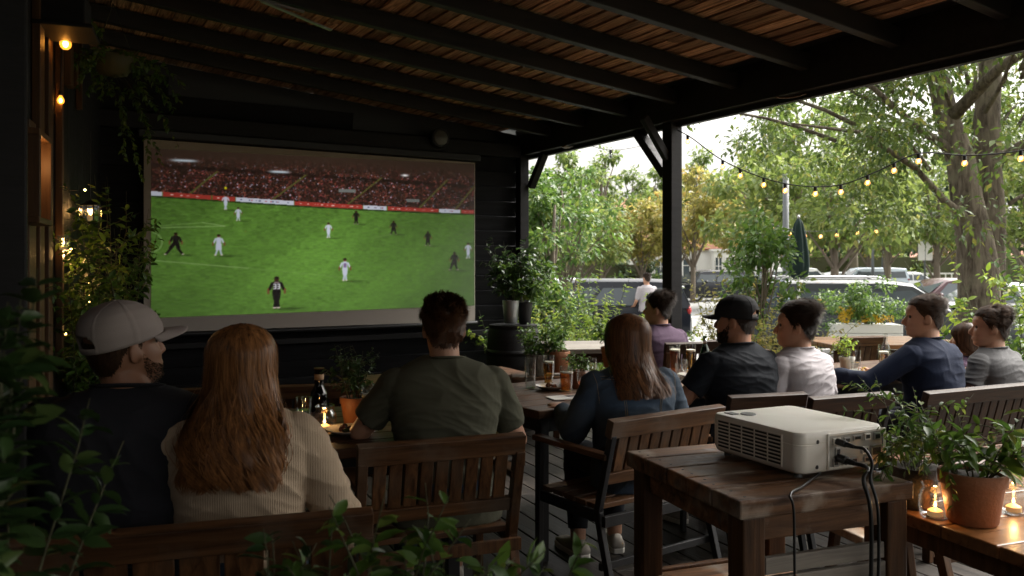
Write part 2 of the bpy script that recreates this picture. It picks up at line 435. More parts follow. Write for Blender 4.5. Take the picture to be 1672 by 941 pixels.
props(m.build('road_marking', M['marking']), kind='structure')
m = MB(); m.box((15, 49.1, GZ + .06), (150, .2, .12)); m.box((15, 50.5, GZ + .06), (150, .2, .12)); m.box((15, 11.4, GZ + .06), (150, .2, .12))
m.box((15, 66.1, GZ + .06), (150, .2, .12))
props(m.build('kerb', M['kerb'], bevel=.02), kind='structure')
sheet('grass_verge', [(-60, 49.2), (90, 49.2), (90, 50.4), (-60, 50.4)], GZ + .09, M['grass'], 'structure')
sheet('lawn', [(-90, 66.2), (120, 66.2), (120, 110), (-90, 110)], GZ + .09, M['grass'], 'structure')

def clip_line(p, d, x0, x1, y0, y1):
    """range of t where p + t d lies inside the deck rectangle, in pergola coordinates"""
    t0, t1 = -50., 50.
    for a, v, lo, hi in ((p[0], d[0], x0, x1), (p[1], d[1], y0, y1)):
        if abs(v) < 1e-9:
            if a < lo or a > hi: return None
            continue
        a0, a1 = (lo - a) / v, (hi - a) / v
        if a0 > a1: a0, a1 = a1, a0
        t0, t1 = max(t0, a0), min(t1, a1)
    return (t0, t1) if t1 - t0 > .1 else None
random.seed(5)
m = MB(); phi = R(-5)                                # boards run 25 degrees left of the view
dx, dy = -math.sin(phi), math.cos(phi)
for i in range(-70, 90):
    p = (math.cos(phi) * i * .142, math.sin(phi) * i * .142)
    r = clip_line(p, (dx, dy), -1.6, 6.4, -2.6, 7.3)
    if not r: continue
    t = r[0]
    while t < r[1] - .02:
        e = min(t + random.uniform(1.6, 3.2), r[1])
        a, b2 = (p[0] + dx * t, p[1] + dy * t), (p[0] + dx * (e - .004), p[1] + dy * (e - .004))
        zz = -.016 + random.uniform(-.0015, .0015)
        m.beam((a[0], a[1], zz), (b2[0], b2[1], zz), .134, .032)
        t = e
deck = props(m.build('deck', M['deck'], rz=BA, bevel=.004), kind='structure')
m = MB(); m.box((2.4, 2.35, -.20), (7.98, 9.88, .29))
props(m.build('deck_base', M['dark_plastic'], rz=BA), kind='structure')

# ------------------------------------------------------------------ pergola
perg = thing('pergola', 'dark timber pergola with brown boarded roof over the seats', 'pergola', (0, 0, .05), BA)
def roofz(x): return 2.62 + .095 * (4.2 - x)         # underside of the rafters
m = MB(); m.box((4.3, 1.6, 2.635), (.15, 11.3, .27)); m.build('eave_beam', M['rafter'], perg, bevel=.006)
m = MB(); m.box((4.318, 1.6, 2.482), (.05, 11.3, .035)); m.build('beam_batten', M['rafter'], perg, bevel=.003)
for y in (-3.2, -2.55, -1.9, -1.3, -.7, -.1, .5, 1.1, 1.72, 2.34, 2.95, 3.58, 4.19, 4.81, 5.42, 6.03, 6.6):
    m = MB(); x0, x1 = 4.222, -1.9
    m.beam((x1, y, roofz(x1) + .055), (x0, y, roofz(x0) + .055), .062, .105, (0, 0, 1)); m.build('rafter', M['rafter'], perg, bevel=.005)
random.seed(3)
m = MB(); x = -1.95
while x < 4.05:                                      # boards run along the building, on top of the rafters
    w_ = random.uniform(.075, .12); y = -3.6 + random.uniform(0, .8)
    while y < 7.6:
        e = min(y + random.uniform(1.4, 3.6), 7.6)
        z = roofz(x) + .124 + random.uniform(-.003, .004)
        m.beam((x + w_ / 2, y, z), (x + w_ / 2, e - .006, z), w_ - .006, .018); y = e
    x += w_
m.build('roof_boards', M['roof_board'], perg)
m = MB(); m.beam((-2.0, 2.0, roofz(-2.0) + .155), (4.6, 2.0, roofz(4.6) + .155), 11.4, .012, (0, 0, 1)); m.build('roof_sheet', M['dark_plastic'], perg)
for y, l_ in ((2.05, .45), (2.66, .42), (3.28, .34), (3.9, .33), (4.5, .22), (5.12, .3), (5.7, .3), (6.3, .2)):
    m = MB(); m.beam((4.208, y - l_ / 2, 2.795), (4.214, y + l_ / 2, 2.797), .05, .02); m.build('daylight_gap_strip', M['galv'], perg)  # pale metal standing in for daylight showing between beam and roof
def post(x, y, w_=.11, top=2.5):
    m = MB(); m.box((x, y, top / 2 - .025), (w_, w_, top + .05)); return m.build('post', M['black_wood'], perg, bevel=.006)
post(4.3, 4.94); post(4.235, 7.13, .1); post(4.3, -.6); post(4.3, -3.3); post(-.1, 2.56, .15, 3.03)
m = MB(); m.beam((4.3, 5.0, 2.10), (4.3, 5.37, 2.5), .07, .085, (1, 0, 0)); m.build('brace', M['black_wood'], perg, bevel=.004)
m = MB(); m.beam((4.25, 4.94, 2.22), (4.02, 4.94, 2.52), .06, .05, (0, 1, 0)); m.build('brace', M['black_wood'], perg, bevel=.004)
m = MB(); m.beam((4.3, 7.06, 2.18), (4.3, 6.8, 2.5), .06, .07, (1, 0, 0)); m.build('brace', M['black_wood'], perg, bevel=.004)
for y, k in ((3.62, 1), (6.28, -1)):
    m = MB(); pts = [(4.26 - .03 * i, y + .02 * i * k, 2.485 - .014 * i + .002 * i * i) for i in range(6)]
    m.tube(pts, [(.028, .006)] * 6, 8, flat=(0, 1, 0)); m.build('bracket', M['trim'], perg)
m = MB()
m.tube([(.25, 4.6, roofz(.25) - .02), (.9, 4.75, roofz(.9) - .015), (1.35, 4.78, roofz(1.35) - .02)], [(.018, .01)] * 3, 6, flat=(0, 1, 0))
m.tube([(1.1, 4.74, roofz(1.1) - .035), (1.55, 4.9, roofz(1.55) - .05)], [(.022, .006)] * 2, 6, flat=(0, 1, 0)); m.build('cable_duct', M['galv'], perg)

# ------------------------------------------------------------------ back wall with the screen
bw = thing('timber_wall', 'black stained board wall behind the projection screen', 'wall', (0, 0, 0), BA)
m = MB(); z = 0.0; i = 0
while z < 3.1:
    xe = 4.22 if z + .15 < 2.6 else 4.2 - (z + .10 - 2.62) / .095
    if xe < .25: break
    m.beam((.2, 7.25 - .012, z + .076), (min(xe, 4.22), 7.25 - .012, z + .076), .03, .15, (0, -.22, 1)); z += .149
m.build('cladding', M['black_clad'], bw, bevel=.004)
m = MB(); m.add([(x, y, z) for y in (7.28, 7.34) for x, z in ((-2, 0), (4.3, 0), (4.3, roofz(4.3) + .165), (-2, roofz(-2) + .165))], [(3, 2, 1, 0), (4, 5, 6, 7), (0, 1, 5, 4), (1, 2, 6, 5), (2, 3, 7, 6), (3, 0, 4, 7)]); m.build('sheathing', M['dark_plastic'], bw)
m = MB(); m.box((2.25, 7.15, 2.585), (3.9, .12, .13)); m.build('header_beam', M['black_wood'], bw, bevel=.006)
m = MB(); m.box((2.2, 7.17, .78), (3.6, .07, .05)); m.build('ledge', M['black_wood'], bw, bevel=.005)

# the projected match: one grid whose points carry the picture's colours
def match_picture(w, h):
    rs = np.random.RandomState(11)
    yy, xx = np.mgrid[0:h, 0:w].astype(np.float64); u = xx / (w - 1); v = yy / (h - 1)   # v down
    img = np.zeros((h, w, 3))
    def blur(a, n):
        for _ in range(n):
            a = (a + np.roll(a, 1, 0) + np.roll(a, -1, 0) + np.roll(a, 1, 1) + np.roll(a, -1, 1)) / 5
        return a
    # pitch: mown bands that fan out, brighter in the middle
    band = np.sin((u * 1.25 + v * .55) * 2 * math.pi * 2.1 + v * 3) > 0
    g = blur(rs.rand(h, w), 3) - .5; g2 = blur(np.repeat(rs.rand(h, w // 8 + 1), 8, 1)[:, :w], 2) - .5
    lum = .83 + .06 * blur(band.astype(float), 4) + .35 * g + .30 * g2 + .22 * np.exp(-((u - .45) ** 2) / .16 - ((v - .72) ** 2) / .12)
    for c, a in enumerate((.325, .47, .185)): img[..., c] = a * lum
    # crowd
    edge = .252 + .072 * u + .012 * np.sin(u * 3)       # top of the advertising boards
    n1 = rs.rand(h, w); n2 = rs.rand(h, w); n3 = blur(rs.rand(h, w), 1)
    hue = np.stack([.25 + .25 * n1, .15 + .10 * n2, .13 + .09 * n1], -1)
    n1 = np.repeat(np.repeat(n1[::2, ::2], 2, 0), 2, 1)[:h, :w]; n2 = np.repeat(np.repeat(n2[::2, ::2], 2, 0), 2, 1)[:h, :w]
    hue = np.stack([.25 + .25 * n1, .15 + .10 * n2, .13 + .09 * n1], -1); red = n2 > .62; hue[red] = np.stack([.36 + .2 * n1, .19 + .08 * n1, .15 + .06 * n1], -1)[red]
    wh = n1 > .93; hue[wh] = np.stack([.60 + .2 * n2, .60 + .2 * n2, .70 + .25 * n2], -1)[wh]
    blk = np.repeat(np.repeat(rs.rand(h // 2 + 1, w // 2 + 1), 2, 0), 2, 1)[:h, :w]; big = blur(np.repeat(np.repeat(rs.rand(h // 6 + 1, w // 6 + 1), 6, 0), 6, 1)[:h, :w], 3)
    hue *= (.15 + 1.9 * blk ** 2)[..., None] * (.55 + .8 * big)[..., None]
    fade = np.clip((v - .02) / .12, .0, 1)[..., None]; haze = np.array([.19, .14, .115])
    tier = np.exp(-((v - (.10 + .06 * u)) / .010) ** 2)[..., None]
    hue = blur(hue, 1) if False else hue
    for c_ in range(3): hue[..., c_] = .5 * hue[..., c_] + .5 * blur(hue[..., c_], 1)
    crowd = haze * (1 - fade) + fade * (hue * .50 + haze * .38); crowd = crowd * (1 - .45 * tier)
    for s0, sl in ((.10, -.06), (.33, -.07), (.56, -.07), (.80, -.06), (.93, -.05)):     # stairways
        ln = np.abs(u - (s0 + sl * (edge - v) / -.12)) < .004
        crowd[ln & (v > .12)] = (.30, .29, .15)
    m_ = v < edge; img[m_] = crowd[m_]
    for a, b2, yc in ((.05, .12, .065), (.32, .38, .11)):
        k = np.exp(-((u - (a + b2) / 2) / ((b2 - a) / 2)) ** 4 - ((v - yc) / .008) ** 2)[..., None]; img[:] = img * (1 - k) + k * np.array([.72, .78, .82])
    for a, b2, yc in ((.53, .585, .215), (.755, .80, .27)):
        k = ((u > a) & (u < b2) & (np.abs(v - yc) < .011)); img[k] = (.40, .41, .40)
    k = np.exp(-((u - .75) / .012) ** 2 - ((v - .10) / .008) ** 2)[..., None]; img[:] = img * (1 - k) + k * np.array([1., 1., 1.])
    # advertising boards
    bh = .027; ad = (v >= edge) & (v < edge + bh)
    segs = [(0, .03, 0), (.03, .16, 1), (.16, .225, 1), (.225, .395, 0), (.395, .61, 1), (.61, .69, 0), (.69, .87, 1), (.87, .95, 0), (.95, 1.01, 1)]
    for a, b2, r_ in segs:
        k = ad & (u >= a) & (u < b2 - .002)
        img[k] = (.58, .20, .17) if r_ else (.72, .73, .78)
        # short unreadable lettering strokes
        q = a + .012
        while q < b2 - .02:
            ww = rs.uniform(.006, .016)
            for _ in range(3):
                s_ = q + rs.uniform(0, ww)
                kk = (np.abs(u - s_) < .0016) & (v > edge + .011) & (v < edge + bh - .011)
                img[kk] = (.88, .74, .70) if r_ else ((.55, .12, .12) if rs.rand() < .3 else (.22, .24, .33))
            q += ww + rs.uniform(.006, .02)
    k = (v >= edge + bh) & (v < edge + bh + .008); img[k] = (.13, .2, .08)
    # lines on the grass
    def line(p, q, wd=.0022, a=.55):
        ax, ay, bx, by = p[0] * 1.92, p[1], q[0] * 1.92, q[1]
        L2 = (bx - ax) ** 2 + (by - ay) ** 2
        t = np.clip(((u * 1.92 - ax) * (bx - ax) + (v - ay) * (by - ay)) / L2, 0, 1)
        d = np.hypot(u * 1.92 - ax - t * (bx - ax), v - ay - t * (by - ay))
        k_ = (np.exp(-(d / wd) ** 2) * a)[..., None]; img[:] = img * (1 - k_) + k_ * np.array([.62, .72, .5])
    line((0, .47), (.195, .455), .003); line((.195, .455), (.135, .435), .003); line((.135, .435), (.0, .462), .003, .3)
    line((0, .66), (.26, .715), .003); line((.26, .715), (.62, .80), .003, .15); line((.645, .525), (.70, .50), .003, .25)
    for i in range(10):
        a = -1.4 + i * .31; b2 = a + .31
        line((.0 + .028 * math.cos(a), .555 + .058 * math.sin(a)), (.028 * math.cos(b2), .555 + .058 * math.sin(b2)), .003, .5)
    # players: small drawn figures
    def disc(x, y, rx, ry, c):
        d = ((u - x) / rx) ** 2 + ((v - y) / ry) ** 2
        k_ = np.clip((1.25 - d) / .5, 0, 1)[..., None]; img[:] = img * (1 - k_) + k_ * np.array(c)
    def limb(p, q, wd, c):
        ax, ay, bx, by = p[0] * 1.92, p[1], q[0] * 1.92, q[1]; L2 = (bx - ax) ** 2 + (by - ay) ** 2 + 1e-9
        t = np.clip(((u * 1.92 - ax) * (bx - ax) + (v - ay) * (by - ay)) / L2, 0, 1)
        d = np.hypot(u * 1.92 - ax - t * (bx - ax), v - ay - t * (by - ay))
        k_ = np.clip((wd * 1.25 - d) / (wd * .5), 0, 1)[..., None]; img[:] = img * (1 - k_) + k_ * np.array(c)
    DK = (.06, .035, .045); WT = (.72, .74, .80); SK = (.42, .24, .17); WS = (.66, .70, .74)
    def player(x, y0, h_, team, st=.3, lean=0):
        h_ = h_ * .78; st = st * .8
        sh, so_ = (DK, DK) if team == 'd' else (WT, WS)
        a = h_ / 1.92
        # soft shadow on the pitch
        k_ = (np.exp(-((u - x - a * .38) / (a * .42)) ** 2 - ((v - y0 - h_ * .05) / (h_ * .045)) ** 2) * .35)[..., None]; img[:] = img * (1 - k_)
        hx = x + lean * a
        limb((x - st * .25 * a, y0 + h_ * -.25), (x - st * .55 * a, y0), h_ * .042, so_); limb((x + st * .25 * a, y0 - h_ * .25), (x + st * .5 * a, y0 - h_ * .01), h_ * .042, so_)
        disc(x - st * .6 * a, y0 + h_ * .0, h_ * .030, h_ * .025, (.75, .7, .65)); disc(x + st * .55 * a, y0, h_ * .030, h_ * .025, (.75, .7, .65))
        limb((hx - .05 * a, y0 - h_ * .50), (x - st * .25 * a, y0 - h_ * .29), h_ * .07, sh); limb((hx + .05 * a, y0 - h_ * .50), (x + st * .25 * a, y0 - h_ * .29), h_ * .07, sh)
        limb((hx, y0 - h_ * .77), (hx, y0 - h_ * .52), h_ * .105, sh)
        limb((hx - .13 * a, y0 - h_ * .78), (hx - .20 * a, y0 - h_ * .60), h_ * .038, sh); limb((hx - .24 * a, y0 - h_ * .60), (hx - .24 * a, y0 - h_ * .47), h_ * .028, SK)
        limb((hx + .13 * a, y0 - h_ * .78), (hx + .20 * a, y0 - h_ * .60), h_ * .038, sh); limb((hx + .24 * a, y0 - h_ * .60), (hx + .24 * a, y0 - h_ * .47), h_ * .028, SK)
        disc(hx, y0 - h_ * .925, h_ * .036, h_ * .068, (.24, .13, .09) if team == 'd' else SK); disc(hx, y0 - h_ * .955, h_ * .035, h_ * .045, (.10, .06, .045))
    player(.197, .352, .115, 'w', .1); player(.232, .42, .105, 'w', .2); player(.499, .523, .125, 'w', .15)
    player(.587, .432, .11, 'd', .25); player(.711, .498, .115, 'd', .45); player(.83, .575, .125, 'd', .3)
    player(.06, .625, .165, 'd', .75, .05); player(.178, .632, .162, 'w', .3); player(.977, .665, .14, 'w', .2); player(.924, .745, .16, 'd', .5, .03)
    player(.551, .802, .185, 'w', .14); player(.342, .965, .25, 'd', .12)
    disc(.197, .222, .004, .009, (.75, .7, .1))
    # a two-figure number on the nearest dark shirt, one on the white
    for cx_ in (.3365, .3475):
        for oy in (.818, .832, .846): limb((cx_ - .003, oy), (cx_ + .003, oy), .0035, (.8, .8, .82))
        limb((cx_ + .003, .818), (cx_ + .003, .846), .0035, (.8, .8, .82))
    limb((.336, .806), (.348, .806), .003, (.7, .6, .6))
    for oy in (.695, .705, .715): limb((.549, oy), (.554, oy), .003, (.4, .3, .45))
    limb((.5540, .695), (.5540, .715), .003, (.4, .3, .45)); limb((.5485, .695), (.5485, .715), .0025, (.4, .3, .45))
    img = blur(img, 1)
    sh = np.clip(1.06 - .42 * np.abs(u - .5) - .12 * np.clip(v - .85, 0, 1), 0, 2)[..., None]
    return np.clip(img * sh, 0, 1)
scr = thing('projection_screen', 'large pull down projection screen showing a football match on the black wall', 'screen', B(2.203, 7.10, 1.67), BA)
m = MB(); m.box((0, 0, 0), (2.955, .012, 1.54)); m.build('cloth', M['screen_cloth'], scr)
gw, gh = 620, 320
pic = match_picture(gw, gh)[::-1]
gx = np.linspace(-1.425, 1.468, gw); tz = np.linspace(0, 1, gh)
zz0 = np.interp(gx, [-1.425, 1.468], [-.652, -.620]); zz1 = np.interp(gx, [-1.425, 1.468], [.70, .755])
V = np.zeros((gh, gw, 3)); V[..., 0] = gx[None]; V[..., 1] = -.009; V[..., 2] = zz0[None] + (zz1 - zz0)[None] * tz[:, None]
idx = np.arange(gw * gh).reshape(gh, gw)
Q = np.stack([idx[:-1, :-1], idx[:-1, 1:], idx[1:, 1:], idx[1:, :-1]], -1).reshape(-1, 4)
pm, n_, l_, p_ = nm('projected_match')
at_ = n_.new('ShaderNodeAttribute'); at_.attribute_name = 'picture'
p_.inputs['Base Color'].default_value = (.05, .05, .05, 1); p_.inputs['Roughness'].default_value = .7
gm = n_.new('ShaderNodeGamma'); gm.inputs['Gamma'].default_value = 2.2
l_.new(at_.outputs['Color'], gm.inputs['Color']); l_.new(gm.outputs[0], p_.inputs['Emission Color']); p_.inputs['Emission Strength'].default_value = .19
po = npmesh('projected_image', V.reshape(-1, 3), Q, pm, scr)
ca = po.data.color_attributes.new('picture', 'FLOAT_COLOR', 'POINT')
ca.data.foreach_set('color', np.concatenate([pic.reshape(-1, 3), np.ones((gw * gh, 1))], 1).astype(np.float32).ravel())
m = MB(); m.tube([(-1.5, 0, -.79), (1.5, 0, -.79)], .022, 12); m.build('weight_bar', M['dark_plastic'], scr, smooth=True, autosmooth=40)
m = MB(); m.box((0, -.005, .815), (3.05, .07, .07)); m.build('roller_case', M['dark_plastic'], scr, bevel=.012)

t = thing('wall_speaker', 'round black speaker on the beam above the screen', 'speaker', B(3.28, 7.02, 2.64), BA)
m = MB(); m.lathe([(.0, 0), (.085, 0), (.092, -.01), (.095, -.06), (.08, -.09), (0, -.09)], 28); m.build('housing', M['dark_plastic'], t, smooth=True, autosmooth=35, xf=Matrix.Rotation(R(90), 4, 'X'))
m = MB(); m.lathe([(.0, .016), (.022, .014), (.035, .004), (.066, .008), (.07, .002)], 24); m.build('cone', M['grey_plastic'], t, smooth=True, xf=Matrix.Rotation(R(90), 4, 'X'))

t = thing('light_block_wall', 'added unseen board wall blocking light from behind and left of the seats', 'wall', (0, 0, 0), BA)  # unseen wall, added to hold back light from behind the camera
m = MB()
for i in range(9): m.box((-1.95 + .15 * i, -3.55, 1.55), (.145, .04, 3.1))
for i in range(41): m.box((-1.98, -3.5 + .15 * i, 1.6), (.04, .145, 3.2))
m.build('cladding', M['black_wood'], t)
m = MB(); m.box((-1.15, 2.62, 1.55), (1.7, .05, 3.1)); m.build('end_panel', M['black_wood'], t)

# ------------------------------------------------------------------ side wall on the left, with its lit niche
sw = thing('side_wall', 'dark side wall with warm timber boards and a lit niche beside the near post', 'wall')
A_, Z_ = B(-.32, 2.5), B(.41, 7.2)
dv = (Z_ - A_).normalized(); nv = Vector((dv.y, -dv.x, 0))
def sp(t, z, o=0.0): return A_ + dv * t + nv * o + Vector((0, 0, z))
Lw = (Z_ - A_).length
m = MB(); t_ = 0.0
random.seed(8)
while t_ < Lw - .01:
    w_ = min(.14, Lw - t_)
    m.beam(sp(t_ + w_ / 2, 0, .0), sp(t_ + w_ / 2, 2.98), w_ - .006, .03, dv.cross(Vector((0, 0, 1)))); t_ += w_
m.build('cladding', M['black_wood'], sw, bevel=.003)
for t0_, w_, z0, z1 in ((1.62, .16, 0, 2.05), (1.86, .12, 0, 2.75), (2.10, .12, .4, 2.75), (2.5, .06, .9, 2.6), (2.85, .12, 2.45, 2.98), (3.1, .05, 2.5, 2.98), (3.3, .05, 2.4, 2.98)):
    m = MB(); m.beam(sp(t0_, z0, .035), sp(t0_, z1, .035), w_, .035, nv); m.build('trim_board', M['trim'], sw, bevel=.004)
m = MB()
m.beam(sp(1.30, 1.62, .07), sp(1.30, 1.95, .07), .03, .12, nv); m.beam(sp(1.58, 1.62, .07), sp(1.58, 1.95, .07), .03, .12, nv)
m.beam(sp(1.28, 1.96, .07), sp(1.60, 1.96, .07), .12, .025); m.beam(sp(1.28, 1.61, .07), sp(1.60, 1.61, .07), .12, .025)
m.build('niche_frame', M['trim'], sw, bevel=.003)
m = MB(); m.box((0, 0, 0), (.26, .20, .16)); m.box((0, -.01, -.09), (.32, .25, .02))
m.build('bracket_shelf', M['black_wood'], sw, bevel=.006, xf=Matrix.Translation(sp(1.95, 2.62, .13)) @ Matrix.Rotation(math.atan2(dv.y, dv.x), 4, 'Z'))
def plight(name, loc, power, color=(1, .52, .18), r=.02):
    d = bpy.data.lights.new(name, 'POINT'); d.energy = power * .28; d.color = color; d.shadow_soft_size = r
    o = bpy.data.objects.new(name, d); COL.objects.link(o); o.location = loc; return o
plight('niche_light', sp(1.44, 1.86, .10), .6)

def hanging_bulb(loc, r, label, drop):
    t = thing('hanging_bulb', label, 'light bulb', loc, 0, 'filament bulbs on the side wall')
    m = MB(); m.lathe([(.0, -1.15 * r), (.45 * r, -1.08 * r), (.85 * r, -.7 * r), (r, -.15 * r), (.9 * r, .4 * r), (.6 * r, .95 * r), (.42 * r, 1.3 * r), (.4 * r, 1.5 * r)], 20); m.build('bulb', M['bulb_glass_in'], t, smooth=True)
    m = MB(); m.ball((0, 0, -.1 * r), (.48 * r, .48 * r, .68 * r), 12, 8); m.build('filament', M['bulb'], t, smooth=True)
    m = MB(); m.lathe([(.44 * r, 1.4 * r), (.5 * r, 1.5 * r), (.5 * r, 2.8 * r), (.25 * r, 3.1 * r), (.0, 3.1 * r)], 16); m.build('socket', M['dark_plastic'], t, smooth=True, autosmooth=40)
    m = MB(); m.tube([(0, 0, 3.0 * r), (.004, .003, drop * .5), (0, 0, drop)], .004, 6); m.build('cord', M['cable'], t)
    plight('bulb_light', Vector(loc) + Vector((0, -.0, -.1 * r)), 15.0 if r > .022 else 8, r=r * .4)
hanging_bulb(at(107, 71, 4.0), .027, 'brighter upper filament bulb hanging by the dark wall', .45)
hanging_bulb(at(99, 164, 4.3), .018, 'smaller lower filament bulb hanging beneath the wall bracket', .5)
lp = at(148, 349, 5.0)
t = thing('hanging_lantern', 'small square lantern with a lit candle hanging among the climbing leaves', 'lantern', lp)
m = MB()
for sx in (-1, 1):
    for sy in (-1, 1): m.box((sx * .036, sy * .036, 0), (.007, .007, .1))
m.box((0, 0, -.052), (.085, .085, .008)); m.box((0, 0, .052), (.085, .085, .008)); m.lathe([(.05, .056), (.02, .08), (.0, .082)], 4)
m.tube([(0, 0, .08), (0, 0, .5)], .002, 5)
m.build('lantern_frame', M['steel'], t)
m = MB(); m.lathe([(.0, -.048), (.02, -.048), (.02, -.012), (0, -.012)], 14); m.build('candle', M['wax'], t, smooth=True, autosmooth=40)
m = MB(); m.ball((0, 0, .008), (.008, .008, .018), 10, 8); m.build('flame', M['flame'], t, smooth=True)
m = MB()
for a in range(4):
    c_, s_ = math.cos(a * math.pi / 2), math.sin(a * math.pi / 2); m.box((c_ * .0365, s_ * .0365, 0), (.066 if s_ else .002, .066 if c_ else .002, .092))
m.build('pane', M['glass'], t)
plight('lantern_light', lp + Vector((0, -.01, .02)), .7, r=.015)
# ------------------------------------------------------------------ seats
def chair(name, label, cat, p0, p1, hb=.80, depth=.47, arms=True, legs='steel', seat=.43, group=None, low=.50, nsl=None, wd='bench'):
    """p0, p1: ends of the back's top rail on the plan; the seat lies in front of it"""
    p0, p1 = Vector((p0[0], p0[1], 0)), Vector((p1[0], p1[1], 0)); d = p1 - p0; w = d.length
    t = thing(name, label, cat, (p0 + p1) / 2, math.atan2(d.y, d.x), group)
    LM = M['steel'] if legs == 'steel' else M['bench_z']; lw = .032 if legs == 'steel' else .045
    m = MB(); n = 5
    for i in range(n):
        y = .06 + (depth - .06) * (i + .5) / n; m.box((0, y, seat - .011), (w - .05, (depth - .06) / n - .012, .022))
    m.build('seat', M['bench_x'], t, bevel=.003)
    rk = .10                                           # the back leans away from the sitter
    def bk(z): return -rk * (z - seat) / (hb - seat) + .055
    m = MB(); m.beam((-w / 2, bk(hb - .035), hb - .035), (w / 2, bk(hb - .035), hb - .035), .04, .075, (0, -.25, 1), 0)
    m.beam((-w / 2 + .03, bk(low), low), (w / 2 - .03, bk(low), low), .03, .05, (0, -.25, 1), 0)
    ns = nsl or max(6, int(w / .067))
    for i in range(ns):
        x = -w / 2 + .055 + (w - .11) * (i + .5) / ns
        m.beam((x, bk(low + .026), low + .026), (x, bk(hb - .072), hb - .072), (w - .11) / ns - .010, .014, (0, 1, .2), 1)
    m.build('backrest', [M[wd + '_x'], M[wd + '_z']], t, bevel=.003)
    for s in (-1, 1):
        x = s * (w / 2 - .018)
        m = MB(); m.beam((x, bk(hb - .05) - .004, hb - .06), (x, bk(seat), seat - .03), lw * .8, lw, (0, 1, 0)); m.beam((x, bk(seat) + .002, seat - .02), (x, -.06, 0), lw * .8, lw, (0, 1, 0)); m.build('leg', LM, t, bevel=.003)
        m = MB(); m.beam((x, depth, seat + (.20 if arms else -.01)), (x, depth + .01, 0), lw * .8, lw, (0, 1, 0)); m.build('leg', LM, t, bevel=.003)
        if arms:
            m = MB(); m.beam((x, bk(seat + .22) - .01, seat + .215), (x, depth + .03, seat + .215), .05, .024); m.build('armrest', M['bench_y'], t, bevel=.004)
        m = MB(); m.beam((x, .03, seat - .045), (x, depth, seat - .045), .02, .045); m.build('side_rail', LM, t, bevel=.002)
    m = MB(); m.beam((-w / 2, .02, .19), (w / 2, .02, .19), .02, .03); m.beam((-w / 2, -.0, seat - .05), (w / 2, 0, seat - .05), .022, .045); m.build('stretcher', LM, t, bevel=.002)
    return t
chair('slatted_bench', 'dark slatted bench under the capped man and the woman in cream, cut by the frame', 'bench', (-1.75, 1.695), (-.369, 2.14), .80, .46, False, 'wood', nsl=13)
chair('slatted_armchair', 'brown slatted armchair under the man in the olive shirt', 'chair', (-.551, 2.885), (.032, 3.10), .80, .46, True, 'wood', low=.53)
chair('slatted_armchair', 'brown slatted armchair with black legs under the woman in denim', 'chair', (.3725, 3.35), (.923, 3.726), .80, .46, True, 'steel', low=.55)
chair('slatted_chair', 'dark slatted chair behind the man in the black cap', 'chair', (1.03, 3.98), (1.44, 4.10), .80, .44, False, 'steel', wd='dark')
chair('slatted_chair', 'brown slatted chair behind the man in the white shirt', 'chair', (1.40, 3.93), (1.865, 4.11), .80, .44, False, 'steel', wd='dark')
chair('slatted_bench', 'long weathered slatted bench under the man in the navy top', 'bench', (2.03, 4.10), (3.4, 4.73), .80, .46, False, 'steel', wd='dark')
chair('slatted_chair', 'dark chair behind the man in purple, nearer the grey table', 'chair', (1.04, 5.66), (1.33, 5.72), .90, .42, False, 'wood', nsl=5, wd='dark')
chair('slatted_chair', 'empty dark chair standing beside the post', 'chair', (1.36, 5.86), (1.66, 5.92), .90, .42, False, 'wood', nsl=5, wd='dark')
chair('slatted_chair', 'dark empty chair under the edge of the honey brown far table', 'chair', (2.62, 6.6), (3.02, 6.72), .86, .42, False, 'wood', nsl=5)
# empty benches by the wall, left of the row
chair('slatted_bench', 'empty wooden bench by the wall behind the capped man', 'bench', (-2.15, 4.25), (-.9, 4.55), .78, .42, False, 'wood')
chair('slatted_bench', 'empty wooden bench behind the potted shrub', 'bench', (-1.25, 4.02), (-.46, 4.26), .72, .42, False, 'wood')

# ------------------------------------------------------------------ tables
def table(name, label, corner, ang, L, D, H=.74, mats=('table_x', 'steel'), legw=.05, planks=5, th=.04, group=None, apron=True, inset=.04):
    """corner: near left corner of the top"""
    c, s = math.cos(ang), math.sin(ang)
    ctr = Vector((corner[0] + c * L / 2 - s * D / 2, corner[1] + s * L / 2 + c * D / 2, 0))
    t = thing(name, label, 'table', ctr, ang, group)
    m = MB()
    for i in range(planks):
        y = -D / 2 + D * (i + .5) / planks; m.box((random.uniform(-.003, .003), y, H - th / 2), (L, D / planks - .005, th))
    m.build('tabletop', M[mats[0]], t, bevel=.005)
    for sx in (-1, 1):
        for sy in (-1, 1):
            m = MB(); m.box((sx * (L / 2 - legw / 2 - inset), sy * (D / 2 - legw / 2 - inset), (H - th) / 2), (legw, legw, H - th)); m.build('leg', M[mats[1]], t, bevel=.004)
    if apron:
        m = MB()
        for sy in (-1, 1): m.box((0, sy * (D / 2 - legw / 2 - inset), H - th - .04), (L - 2 * inset - 2 * legw, .022, .075))
        for sx in (-1, 1): m.box((sx * (L / 2 - legw / 2 - inset), 0, H - th - .04), (.022, D - 2 * inset - 2 * legw, .075))
        m.build('apron', M[mats[1]], t, bevel=.003)
    return t
random.seed(21)
A20, A34, A25 = R(20), R(34), R(24.7)
table('dining_table', 'dark plank table with the candle jar in front of the olive shirt', (-1.33, 2.82), A20, 1.25, .95, planks=7)
T2 = table('dining_table', 'dark plank table full of glasses in front of the woman in denim', (.127, 3.88), A34, 1.75, .86, planks=6)
table('dining_table', 'dark table with the beer and food in front of the man in navy', (1.86, 4.83), A25, 1.7, .75, planks=5)
table('patio_table', 'grey table top among the green plants by the deck edge', (.30, 6.62), R(4), .78, .75, mats=('grey_wood', 'bench_z'), H=.76)
